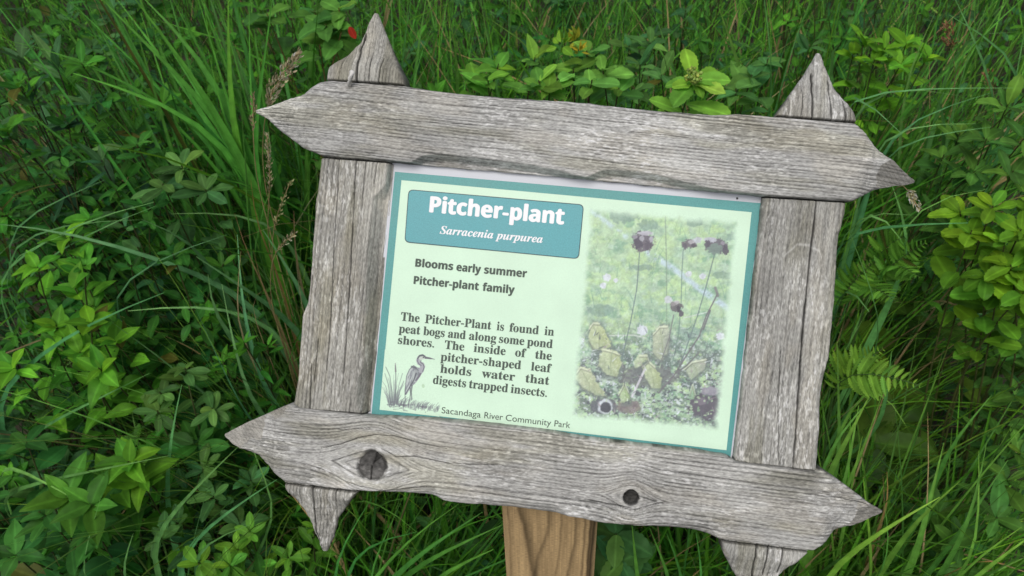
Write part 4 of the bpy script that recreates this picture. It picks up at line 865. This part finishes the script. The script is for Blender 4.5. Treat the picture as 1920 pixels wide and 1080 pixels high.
# ---- ferns
def fern(label, fronds, L, tint):
    c = np.mean([W(*f[0]) for f in fronds], 0); base = np.array([c[0], c[1] + .05, 0]); base[2] = float(ground_z(base[0], base[1])) - .01
    th = thing("fern", label, "fern", base, "ferns beside the right stile"); gl, gs = Geo(), Geo(); PIN_ = [leaf_base(.30, .10, .2, 18, .30, 1.1), leaf_base(.28, .2, .2, 18, .30, 1.1)]
    for tip, back in fronds:
        t_, b_ = W(*tip), W(*back); P = spline([base, (base + b_) / 2 + np.array([0, 0, .12]), b_, (b_ + t_) / 2 + np.array([0, 0, .012]), t_], 26)
        put_stem(gs, P, np.linspace(.0018, .0005, 26), (.06, .12, .03)); T = unit(np.gradient(P, axis=0)); d = np.concatenate([[0], np.cumsum(np.linalg.norm(np.diff(P, axis=0), axis=1))])
        fl = np.linalg.norm(t_ - b_) * 1.1; n = 15
        for s in np.linspace(0, 1, n) ** .9:
            dist = d[-1] - fl * (1 - s); p = np.array([np.interp(dist, d, P[:, i]) for i in range(3)]); tg = unit(np.array([np.interp(dist, d, T[:, i]) for i in range(3)]))
            Nn = unit(np.array([0, -.45, .9]) - tg * (np.array([0, -.45, .9]) @ tg)); sd = np.cross(Nn, tg); pl = L * min(1, 1.5 * (1 - s) + .12) * min(1, .6 + s * 1.5)
            for sg in (-1, 1):
                ax = unit(sd * sg + tg * .4 + Nn * rng.normal(-.05, .12))
                put_leaves(gl, PIN_, p[None], ax[None], (Nn + rng.normal(0, .25, 3))[None], np.array([pl * rng.uniform(.85, 1.1)]), 1.0, tints(1, tint, .15, .08))
    gs.build("stem", STEM, th, base); gl.build("fronds", LEAF, th, base)
fern("bright fern frond low beside the right stile, its tip pointing right", [((1724, 722, 1.05), (1568, 692, 1.12)), ((1655, 655, 1.1), (1560, 715, 1.16))], .036, (.16, .33, .04))
fern("finely cut green fern halfway up the right stile", [((1735, 455, 1.12), (1640, 520, 1.2)), ((1725, 520, 1.12), (1650, 480, 1.2)), ((1680, 565, 1.12), (1600, 520, 1.2)), ((1640, 490, 1.12), (1570, 560, 1.2)), ((1700, 440, 1.14), (1640, 470, 1.2))], .034, (.10, .25, .03))

# ---- grasses
tuft("sedge_tuft", "tall broad-bladed sedge tuft fanning up and left of the upper rail's left tip", (545, 640, 1.5), [
    ([(75, -8, 1.25), (207, 85, 1.27), (400, 225, 1.33), (510, 420, 1.42)], .0085), ([(137, 137, 1.22), (260, 172, 1.25), (392, 224, 1.3), (480, 350, 1.4)], .009),
    ([(185, -8, 1.24), (278, 92, 1.27), (407, 200, 1.32), (505, 410, 1.42)], .010), ([(248, -8, 1.25), (333, 98, 1.28), (425, 245, 1.33), (515, 440, 1.42)], .011),
    ([(268, -5, 1.3), (360, 70, 1.3), (440, 220, 1.36), (512, 400, 1.43)], .010), ([(370, -8, 1.28), (412, 128, 1.32), (455, 290, 1.37), (515, 440, 1.43)], .008),
    ([(428, -8, 1.28), (426, 120, 1.31), (445, 320, 1.38), (515, 480, 1.43)], .010), ([(511, -6, 1.26), (487, 190, 1.32), (462, 260, 1.36), (500, 430, 1.42)], .006),
    ([(467, -6, 1.3), (468, 145, 1.33), (476, 300, 1.38), (515, 450, 1.43)], .005), ([(-4, 72, 1.24), (95, 72, 1.22), (230, 155, 1.26), (400, 240, 1.34), (500, 400, 1.43)], .006),
    ([(12, 84, 1.28), (105, 78, 1.25), (200, 112, 1.28), (330, 220, 1.34), (490, 420, 1.43)], .005), ([(390, 92, 1.3), (400, 180, 1.33), (470, 350, 1.4)], .006),
    ([(320, -8, 1.33), (390, 120, 1.35), (480, 330, 1.41)], .008), ([(215, -8, 1.35), (330, 140, 1.36), (470, 340, 1.42)], .007), ([(300, 60, 1.36), (380, 180, 1.37), (490, 380, 1.43)], .009),
    ([(120, -8, 1.38), (260, 120, 1.38), (450, 330, 1.44)], .006)], tint=(.052, .185, .026), fill=75, lean=(.08, .42), az=(2.2, .45), L=(.75, 1.2), fw=.010, dry=.0, wide=2.0, lift=1.45)
tuft("grass_tuft", "grass tuft with long thin blades arching across the dark thicket left of the left stile", (600, 640, 1.42), [
    ([(-5, 420, 1.22), (130, 428, 1.2), (259, 477, 1.22), (389, 514, 1.28), (481, 559, 1.34)], .006), ([(426, 440, 1.18), (356, 457, 1.18), (274, 490, 1.2), (181, 562, 1.24), (250, 640, 1.36)], .0045),
    ([(265, 411, 1.16), (319, 420, 1.17), (372, 460, 1.24), (400, 520, 1.34)], .009), ([(320, 401, 1.26), (407, 396, 1.25), (489, 392, 1.28), (560, 460, 1.38)], .0065),
    ([(368, 481, 1.16), (426, 518, 1.18), (475, 552, 1.24), (560, 610, 1.36)], .009), ([(240, 583, 1.22), (315, 571, 1.22), (426, 573, 1.28), (520, 610, 1.36)], .005),
    ([(493, 431, 1.12), (530, 484, 1.14), (570, 547, 1.2), (600, 640, 1.3)], .008), ([(353, 545, 1.22), (389, 633, 1.2), (440, 735, 1.2), (475, 800, 1.3)], .006),
    ([(416, 533, 1.2), (433, 629, 1.2), (459, 735, 1.22), (500, 790, 1.32)], .007), ([(445, 440, 1.25), (450, 560, 1.25), (480, 700, 1.3)], .006), ([(390, 514, 1.22), (378, 560, 1.22), (440, 640, 1.32)], .009)],
    tint=(.066, .165, .062), fill=70, lean=(.0, .5), az=(2.6, 1.2), L=(.45, .8), fw=.0045, dry=.06)
tuft("grass_tuft", "grass tuft with blades bowing right into the thicket from the left edge", (-60, 560, 1.5), [
    ([(195, 338, 1.24), (93, 381, 1.22), (-10, 428, 1.26)], .005), ([(289, 379, 1.2), (167, 399, 1.2), (70, 462, 1.24), (-20, 520, 1.34)], .005), ([(293, 386, 1.22), (207, 407, 1.21), (148, 450, 1.22), (30, 520, 1.34)], .0045),
    ([(262, 412, 1.24), (170, 408, 1.22), (80, 425, 1.24), (-10, 470, 1.3)], .0035), ([(120, 440, 1.2), (50, 465, 1.22), (-10, 500, 1.28)], .004), ([(60, 430, 1.2), (20, 450, 1.2), (-30, 480, 1.26)], .004), ([(130, 340, 1.3), (30, 352, 1.3), (-20, 370, 1.34)], .004)],
    tint=(.06, .16, .05), fill=40, lean=(.2, .8), az=(.2, .6), L=(.5, .8), fw=.003)
tuft("grass_tuft", "grass tuft with crossing straight blades in the lower left", (-40, 900, 1.4), [
    ([(307, 549, 1.16), (193, 588, 1.16), (111, 640, 1.18), (48, 684, 1.22), (-20, 760, 1.3)], .006), ([(319, 854, 1.08), (237, 871, 1.08), (111, 895, 1.12), (-10, 926, 1.2)], .005), ([(140, 936, 1.1), (56, 887, 1.12), (-10, 862, 1.18)], .007),
    ([(280, 700, 1.2), (160, 760, 1.24), (20, 830, 1.3)], .004)], tint=(.058, .16, .045), fill=25, lean=(.1, .6), az=(.3, .7), L=(.45, .75), fw=.003)
tuft("grass_tuft", "grass tuft with diagonal pale blades under the lower rail's left tip", (300, 1120, 1.3), [
    ([(446, 838, 1.05), (390, 890, 1.06), (344, 937, 1.08), (274, 1021, 1.14)], .0055), ([(519, 899, 1.06), (459, 936, 1.06), (398, 978, 1.08), (330, 1050, 1.16)], .005), ([(341, 721, 1.16), (326, 773, 1.16), (319, 828, 1.18), (310, 950, 1.25)], .0055),
    ([(190, 930, 1.08), (163, 1024, 1.1), (146, 1085, 1.15)], .006), ([(467, 984, 1.06), (415, 995, 1.06), (359, 1036, 1.1)], .005), ([(250, 1000, 1.08), (235, 1040, 1.1), (225, 1085, 1.15)], .005), ([(460, 800, 1.12), (470, 870, 1.1), (530, 940, 1.14)], .003)],
    tint=(.068, .175, .05), fill=30, lean=(.1, .7), L=(.4, .7), fw=.003)
tuft("grass_tuft", "upright green tuft behind the upper left spike", (760, 330, 1.75), [
    ([(733, -8, 1.3), (736, 40, 1.32), (738, 120, 1.36), (745, 250, 1.5)], .010), ([(772, -8, 1.36), (756, 60, 1.38), (748, 150, 1.42), (750, 260, 1.52)], .005), ([(800, -8, 1.3), (786, 50, 1.32), (780, 110, 1.35), (770, 250, 1.5)], .008),
    ([(842, 25, 1.28), (852, 60, 1.28), (862, 105, 1.32), (855, 230, 1.5)], .008), ([(880, 90, 1.3), (870, 180, 1.36), (840, 280, 1.5)], .004), ([(815, 40, 1.3), (785, 80, 1.31), (773, 130, 1.36), (770, 260, 1.5)], .005), ([(788, 138, 1.2), (792, 160, 1.22), (795, 240, 1.36)], .0065)],
    tint=(.058, .165, .032), fill=120, lean=(.0, .35), L=(.55, .95), fw=.0045)
tuft("grass_tuft", "grass tuft with crossing blades along the top between spike and yellow bud tuft", (1000, 300, 1.75), [
    ([(922, 38, 1.24), (965, 60, 1.24), (1010, 88, 1.28), (1040, 130, 1.36)], .0085), ([(985, 30, 1.28), (1005, 70, 1.3), (1025, 120, 1.36)], .007), ([(955, 120, 1.28), (990, 95, 1.26), (1010, 85, 1.3), (1040, 160, 1.5)], .006),
    ([(1080, -5, 1.32), (1062, 50, 1.33), (1045, 80, 1.36), (1030, 200, 1.5)], .005), ([(1110, 20, 1.36), (1104, 60, 1.36), (1090, 130, 1.42)], .0045), ([(1150, 45, 1.28), (1140, 90, 1.3), (1125, 150, 1.4)], .006),
    ([(1060, -8, 1.3), (1090, 25, 1.3), (1110, 70, 1.36)], .008), ([(900, -8, 1.4), (910, 60, 1.42), (930, 150, 1.5)], .005)], tint=(.060, .165, .036), fill=140, lean=(.0, .4), L=(.55, .95), fw=.004)
tuft("grass_tuft", "tuft of wide upright blades above the right half of the upper rail", (1440, 320, 1.75), [
    ([(1348, 15, 1.22), (1365, 50, 1.23), (1385, 115, 1.28), (1405, 200, 1.42)], .010), ([(1432, -8, 1.22), (1440, 50, 1.24), (1448, 110, 1.28), (1445, 200, 1.42)], .011), ([(1484, 55, 1.26), (1465, 95, 1.28), (1448, 135, 1.33), (1440, 220, 1.46)], .006),
    ([(1215, -8, 1.38), (1240, 60, 1.38), (1265, 120, 1.42)], .006), ([(1310, 30, 1.32), (1296, 60, 1.33), (1290, 110, 1.4)], .006), ([(1520, 0, 1.34), (1490, 60, 1.35), (1470, 140, 1.42)], .005)], tint=(.062, .17, .045), fill=120, lean=(.0, .45), L=(.5, .9), fw=.004)
tuft("grass_tuft", "grass tuft with blades arching over the upper right corner", (1790, 420, 1.7), [
    ([(1910, 60, 1.22), (1870, 42, 1.2), (1830, 42, 1.22), (1790, 70, 1.28), (1770, 160, 1.42)], .007), ([(1788, -8, 1.24), (1810, 40, 1.22), (1845, 100, 1.22), (1866, 165, 1.26), (1870, 260, 1.4)], .008), ([(1780, 28, 1.22), (1830, 45, 1.22), (1880, 88, 1.24), (1935, 130, 1.3)], .006),
    ([(1925, 40, 1.26), (1910, 80, 1.26), (1905, 150, 1.3), (1890, 230, 1.4)], .007), ([(1700, 30, 1.32), (1640, 55, 1.32), (1570, 48, 1.34), (1540, 70, 1.42)], .006), ([(1640, 110, 1.28), (1700, 110, 1.24), (1745, 125, 1.22), (1770, 180, 1.26), (1775, 250, 1.38)], .008),
    ([(1850, 10, 1.3), (1830, 60, 1.3), (1800, 140, 1.4)], .006), ([(1760, 10, 1.3), (1720, 90, 1.3), (1690, 170, 1.4)], .005), ([(1556, 8, 1.3), (1530, 70, 1.32), (1525, 120, 1.4)], .006)], tint=(.07, .17, .045), fill=90, lean=(.0, .7), L=(.5, .9), fw=.0035, dry=.1)
tuft("grass_tuft", "grass tuft with long blades streaming right of the upper right spike", (1600, 360, 1.5), [
    ([(1690, 250, 1.14), (1660, 200, 1.12), (1625, 160, 1.12), (1585, 152, 1.14), (1560, 200, 1.3)], .006), ([(1900, 165, 1.2), (1800, 165, 1.18), (1700, 166, 1.16), (1585, 167, 1.18), (1560, 210, 1.3)], .006), ([(1800, 180, 1.2), (1740, 160, 1.18), (1650, 153, 1.16), (1600, 170, 1.22)], .005),
    ([(1855, 175, 1.18), (1800, 190, 1.17), (1740, 205, 1.18), (1660, 240, 1.26)], .0065), ([(1830, 232, 1.2), (1740, 228, 1.18), (1690, 228, 1.18), (1640, 250, 1.26)], .0045), ([(1650, 195, 1.14), (1620, 172, 1.14), (1600, 180, 1.2)], .0065), ([(1860, 238, 1.22), (1780, 245, 1.2), (1710, 256, 1.2), (1650, 280, 1.3)], .004)],
    tint=(.066, .17, .058), fill=90, lean=(.0, .5), L=(.45, .75), fw=.003, dry=.12)
tuft("grass_tuft", "tuft of bowed blades along the right stile under the upper rail's right tip", (1570, 640, 1.35), [
    ([(1815, 418, 1.04), (1750, 416, 1.03), (1690, 420, 1.03), (1590, 425, 1.08), (1560, 460, 1.2)], .007), ([(1672, 345, 1.08), (1695, 380, 1.08), (1710, 440, 1.12), (1690, 520, 1.25)], .007), ([(1590, 428, 1.08), (1618, 500, 1.07), (1640, 560, 1.1), (1660, 635, 1.18)], .0075),
    ([(1630, 585, 1.12), (1622, 545, 1.1), (1600, 525, 1.1), (1575, 520, 1.16)], .0065), ([(1690, 450, 1.14), (1665, 380, 1.1), (1635, 362, 1.1), (1605, 385, 1.16)], .006), ([(1710, 403, 1.14), (1660, 390, 1.12), (1600, 377, 1.14), (1580, 420, 1.2)], .004),
    ([(1672, 658, 1.1), (1664, 640, 1.1), (1668, 720, 1.14), (1650, 800, 1.25)], .005), ([(1632, 575, 1.12), (1600, 630, 1.12), (1565, 680, 1.18)], .005), ([(1850, 355, 1.12), (1790, 352, 1.12), (1720, 355, 1.16)], .003)],
    tint=(.066, .18, .05), fill=70, lean=(.0, .6), L=(.35, .7), fw=.003, dry=.15)
tuft("grass_tuft", "tuft of straight bright blades rising beside the foot of the right stile", (1520, 1000, 1.3), [
    ([(1629, 745, 1.02), (1600, 800, 1.03), (1575, 850, 1.06), (1545, 900, 1.14)], .0085), ([(1617, 818, 1.06), (1605, 860, 1.07), (1595, 920, 1.14)], .006), ([(1570, 640, 1.12), (1572, 760, 1.14), (1576, 880, 1.2)], .006), ([(1655, 735, 1.12), (1640, 790, 1.14), (1600, 880, 1.2)], .006),
    ([(1610, 760, 1.08), (1598, 830, 1.1), (1580, 920, 1.18)], .007), ([(1640, 740, 1.14), (1580, 800, 1.14), (1545, 860, 1.2)], .006), ([(1700, 800, 1.2), (1650, 700, 1.2), (1600, 740, 1.24)], .004)], tint=(.088, .205, .034), fill=70, lean=(.0, .4), L=(.35, .7), fw=.0045)
tuft("grass_tuft", "tuft of straight cut blades by the lower rail's right tip in the bottom right", (1620, 1180, 1.25), [
    ([(1762, 932, 1.0), (1700, 965, 1.0), (1620, 1015, 1.02), (1540, 1080, 1.1)], .0075), ([(1800, 902, 1.04), (1740, 950, 1.04), (1690, 1010, 1.08), (1640, 1090, 1.16)], .008), ([(1618, 895, 1.03), (1625, 950, 1.03), (1632, 1040, 1.06), (1634, 1100, 1.12)], .0085), ([(1657, 940, 1.04), (1665, 970, 1.05), (1668, 1040, 1.1)], .006),
    ([(1860, 740, 1.1), (1820, 790, 1.1), (1780, 830, 1.14), (1740, 940, 1.24)], .006), ([(1850, 830, 1.08), (1835, 930, 1.06), (1810, 1000, 1.08), (1760, 1085, 1.16)], .006), ([(1890, 862, 1.08), (1850, 920, 1.08), (1800, 1000, 1.12)], .006), ([(1916, 988, 1.04), (1860, 1020, 1.04), (1800, 1075, 1.1)], .007),
    ([(1835, 845, 1.1), (1838, 940, 1.08), (1828, 1060, 1.1)], .005), ([(1940, 1000, 1.02), (1880, 1040, 1.02), (1820, 1090, 1.08)], .007), ([(1770, 830, 1.14), (1730, 1000, 1.14), (1700, 1090, 1.2)], .007)], tint=(.080, .20, .030), fill=90, lean=(.0, .6), az=(.8, .9), L=(.35, .75), fw=.005)
tuft("grass_tuft", "dense tuft of dark long blades leaning right beneath the lower rail, left of the post", (640, 1200, 1.2), [
    ([(940, 985, 1.0), (880, 1010, 1.0), (800, 1050, 1.03), (740, 1090, 1.1)], .008), ([(905, 960, .98), (840, 1000, .98), (760, 1060, 1.02), (700, 1120, 1.1)], .007), ([(860, 945, .98), (790, 985, .98), (720, 1060, 1.02), (670, 1130, 1.1)], .006), ([(925, 1030, 1.0), (860, 1055, 1.02), (790, 1100, 1.08)], .008),
    ([(760, 925, 1.0), (730, 990, 1.0), (690, 1070, 1.05)], .005), ([(700, 930, 1.02), (650, 1000, 1.02), (620, 1080, 1.08)], .005), ([(780, 998, 1.0), (730, 996, .99), (690, 1010, 1.0), (640, 1080, 1.08)], .006)], tint=(.045, .150, .024), fill=150, lean=(.2, .8), az=(.5, .6), L=(.35, .7), fw=.005)
tuft("grass_tuft", "tuft of blades in the gap between the brown post and the lower right spike", (1260, 1230, 1.2), [
    ([(1185, 985, 1.0), (1190, 1030, 1.01), (1194, 1090, 1.05)], .007), ([(1218, 990, 1.0), (1240, 1040, 1.0), (1262, 1095, 1.05)], .0075), ([(1305, 1000, 1.0), (1315, 1050, 1.02), (1320, 1100, 1.06)], .006), ([(1250, 1000, 1.02), (1270, 1050, 1.04), (1285, 1100, 1.08)], .007)],
    tint=(.048, .150, .024), fill=120, lean=(.0, .5), L=(.35, .65), fw=.005)
tuft("horsetail_clump", "clump of thread-thin bright stems hugging the left stile's lower half", (575, 780, 1.4), [], tint=(.12, .27, .04), fill=420, lean=(.0, .42), L=(.55, .86), fw=.0024, dry=.04)

# dry seed heads
def panicle(label, line, head_px, col, n=90, rad=.007, spike=.0055):
    p = [W(*q) for q in line]; base = p[-1].copy(); base[2] = float(ground_z(base[0], base[1])) - .01
    th = thing("seed_head", label, "seed head", base, "dry seed heads"); P = spline([base, *p[::-1]], 30); gs, gh = Geo(), Geo()
    put_stem(gs, P, np.linspace(.0012, .0006, 30), (.28, .22, .10)); gs.build("stem", STEM, th, base)
    d = np.concatenate([[0], np.cumsum(np.linalg.norm(np.diff(P, axis=0), axis=1))]); hl = np.linalg.norm(W(*line[0]) - W(*head_px)); t = d[-1] - hl * rng.uniform(0, 1, n)
    c = np.stack([np.interp(t, d, P[:, i]) for i in range(3)], 1); T = unit(np.stack([np.interp(t, d, np.gradient(P, axis=0)[:, i]) for i in range(3)], 1))
    s = (d[-1] - t) / hl; out = unit(rng.normal(0, 1, (n, 3))); out = unit(out - T * np.sum(out * T, -1, keepdims=True)); pos = c + out * (rad * rng.uniform(.1, 1, n) * np.sin(np.pi * np.clip(s, .06, .96)) ** .6)[:, None]
    put_leaves(gh, [leaf_base(.34, .05, .6, 4, 0, 1.1)], pos, T + out * .55, out + rng.normal(0, .3, (n, 3)), spike * rng.uniform(.7, 1.4, n), 1.0, tints(n, col, .3, .05)); gh.build("spikelets", STEM, th, base)
panicle("bushy tan seed head leaning right above the upper rail's left tip", [(562, 100, 1.12), (530, 118, 1.12), (507, 160, 1.14), (495, 210, 1.18), (490, 330, 1.3)], (497, 200, 1.17), (.36, .30, .19), 260, .010, .0062)
panicle("narrow tan seed head hanging beside the upper rail's left tip", [(500, 250, 1.14), (510, 300, 1.14), (505, 360, 1.18), (500, 450, 1.3)], (508, 370, 1.18), (.34, .30, .18), 130, .005, .0045)
panicle("thin brownish seed spike left of the upper rail's left tip", [(475, 175, 1.16), (473, 230, 1.17), (478, 330, 1.25)], (474, 250, 1.18), (.22, .16, .10), 60, .004, .0045)
panicle("pale seed spike leaning right beside the left stile's upper part", [(553, 438, 1.1), (535, 446, 1.1), (510, 470, 1.14), (505, 560, 1.26)], (512, 465, 1.13), (.33, .29, .18), 50, .004, .005)
panicle("loose greenish seed head below the upper rail's left tip", [(545, 340, 1.12), (525, 380, 1.13), (510, 430, 1.18), (510, 520, 1.28)], (513, 425, 1.17), (.22, .22, .10), 60, .005, .005)
panicle("straw-coloured drooping seed head under the upper rail's right tip", [(1722, 390, 1.0), (1715, 360, .99), (1700, 340, 1.0), (1690, 330, 1.04), (1640, 420, 1.2)], (1702, 342, 1.0), (.55, .46, .26), 130, .0045, .0046)
panicle("faint pinkish brown flower plume in the upper right corner", [(1775, 45, 1.34), (1785, 75, 1.35), (1790, 110, 1.4), (1790, 200, 1.5)], (1788, 95, 1.37), (.22, .11, .06), 90, .012, .007)
panicle("small rusty plume below the first at the upper right", [(1850, 135, 1.36), (1862, 155, 1.36), (1866, 190, 1.42), (1860, 260, 1.5)], (1864, 180, 1.38), (.17, .09, .045), 60, .012, .006)
tuft("grass_tuft", "withered tan blades curling beside the left stile's upper half", (560, 620, 1.4), [
    ([(470, 337, 1.14), (466, 370, 1.13), (474, 420, 1.18), (520, 500, 1.3)], .005), ([(452, 470, 1.14), (448, 500, 1.14), (446, 545, 1.18), (437, 605, 1.24)], .004), ([(475, 468, 1.14), (480, 500, 1.14), (486, 530, 1.18), (520, 600, 1.3)], .004), ([(551, 395, 1.1), (553, 410, 1.1), (548, 440, 1.14), (560, 520, 1.26)], .006),
    ([(440, 400, 1.2), (437, 440, 1.2), (460, 470, 1.24), (500, 540, 1.3)], .005), ([(500, 540, 1.16), (470, 533, 1.16), (455, 545, 1.2)], .0025), ([(555, 490, 1.14), (560, 540, 1.16), (570, 600, 1.26)], .004)], tint=(.26, .20, .10), wide=1.0, lift=1.0)
tuft("grass_tuft", "withered tan blades low behind the lower rail's right tip", (1660, 1000, 1.35), [([(1663, 885, 1.12), (1668, 910, 1.12), (1667, 935, 1.16)], .005), ([(1655, 890, 1.13), (1657, 915, 1.13), (1660, 940, 1.18)], .005), ([(1885, 1058, 1.06), (1865, 1045, 1.05), (1845, 1040, 1.07)], .006)], tint=(.36, .26, .12), wide=1.1, lift=1.0)

# ---- what nobody could count: grass between the plants and the low undergrowth
def scatter(g, n, x0, x1, y0, y1, L, w, tint, zoff, lean=(0, .6), az=None, dry=.08):
    px, py = rng.uniform(x0, x1, n), rng.uniform(y0, y1, n); P = W(px, py, rng.uniform(*zoff, n))
    R = np.stack([P[:, 0], P[:, 1] + .05, 0 * px], 1); R[:, 2] = ground_z(R[:, 0], R[:, 1]); H = np.clip(P[:, 2] - R[:, 2], .15, 1.1)
    tt = tints(n, tint, .3); d = rng.random(n) < dry; tt[d] = tints(d.sum(), DRY, .3, .05); a = rng.uniform(0, 6.28, n) if az is None else rng.normal(az[0], az[1], n)
    blades(g, R, a, rng.uniform(*lean, n), H * rng.uniform(.8, 1.25, n), w * rng.uniform(.5, 1.4, n), rng.uniform(.1, 1.2, n), tt)
g = Geo()
scatter(g, 1100, 430, 1100, -60, 220, 0, .0060, GR, (1.35, 1.75)); scatter(g, 700, 1100, 1500, -80, 200, 0, .0055, GR, (1.4, 1.8)); scatter(g, 1100, 1450, 1980, -80, 330, 0, .0052, (.075, .22, .028), (1.3, 1.75))
scatter(g, 500, -80, 460, -80, 140, 0, .004, GR, (1.45, 1.8)); scatter(g, 190, -80, 460, 140, 1150, 0, .004, (.058, .185, .035), (1.22, 1.6)); scatter(g, 420, 430, 600, 220, 760, 0, .0028, (.06, .15, .035), (1.2, 1.5), dry=.08)
scatter(g, 380, 1530, 1680, 320, 900, 0, .0034, GRL, (1.15, 1.45)); scatter(g, 160, 1700, 1980, 600, 1000, 0, .0024, (.045, .13, .024), (1.45, 1.65)); scatter(g, 900, 520, 1560, 960, 1200, 0, .0065, (.058, .205, .018), (1.05, 1.35), (.0, .7))
scatter(g, 700, 1500, 1980, 900, 1250, 0, .0065, (.075, .235, .022), (1.08, 1.4)); scatter(g, 150, 60, 560, 860, 1200, 0, .0045, (.06, .19, .03), (1.12, 1.4)); scatter(g, 500, 560, 1560, 220, 900, 0, .0035, GR, (1.4, 1.7))
n = 6500; R = np.stack([rng.uniform(-4.2, 4.2, n), rng.uniform(1.9, 5.5, n), np.zeros(n)], 1); R[:, 2] = ground_z(R[:, 0], R[:, 1])
blades(g, R, rng.uniform(0, 6.28, n), rng.uniform(0, .5, n), rng.uniform(.5, 1.0, n), .006 * rng.uniform(.6, 1.5, n), rng.uniform(.1, 1.2, n), tints(n, (.075, .235, .028), .35))
n = 9000; R = np.stack([rng.uniform(-7, 7, n), rng.uniform(1.2, 9, n), np.zeros(n)], 1); R = R[(np.abs(R[:, 0]) > .3 + .75 * R[:, 1]) | (R[:, 1] > 5)]; n = len(R); R[:, 2] = ground_z(R[:, 0], R[:, 1])
blades(g, R, rng.uniform(0, 6.28, n), rng.uniform(0, .5, n), rng.uniform(.45, .95, n), .009 * rng.uniform(.6, 1.5, n), rng.uniform(.1, 1.2, n), tints(n, (.065, .21, .026), .35), 6)
o = g.build("grass", GRASS); o['kind'] = 'stuff'; o['label'] = "loose green grass growing between the shrubs and behind the sign"; o['category'] = "grass"
g = Geo(); n = 15000
xy = np.stack([rng.uniform(-3.4, 3.4, n), rng.uniform(.5, 4.4, n)], 1); hh = rng.uniform(.02, .34, n); P = np.concatenate([xy, (ground_z(xy[:, 0], xy[:, 1]) + hh)[:, None]], 1)
D = rng.normal(0, 1, (n, 3)) * np.array([1, 1, .35]); put_leaves(g, OVAL, P, D, np.array([0, -.3, 1.0]) + rng.normal(0, .35, (n, 3)), rng.uniform(.03, .055, n), 1.0, tints(n, (.034, .095, .024), .35))
o = g.build("undergrowth", LEAF); o['kind'] = 'stuff'; o['label'] = "low leafy undergrowth covering the ground beneath the taller plants"; o['category'] = "undergrowth"
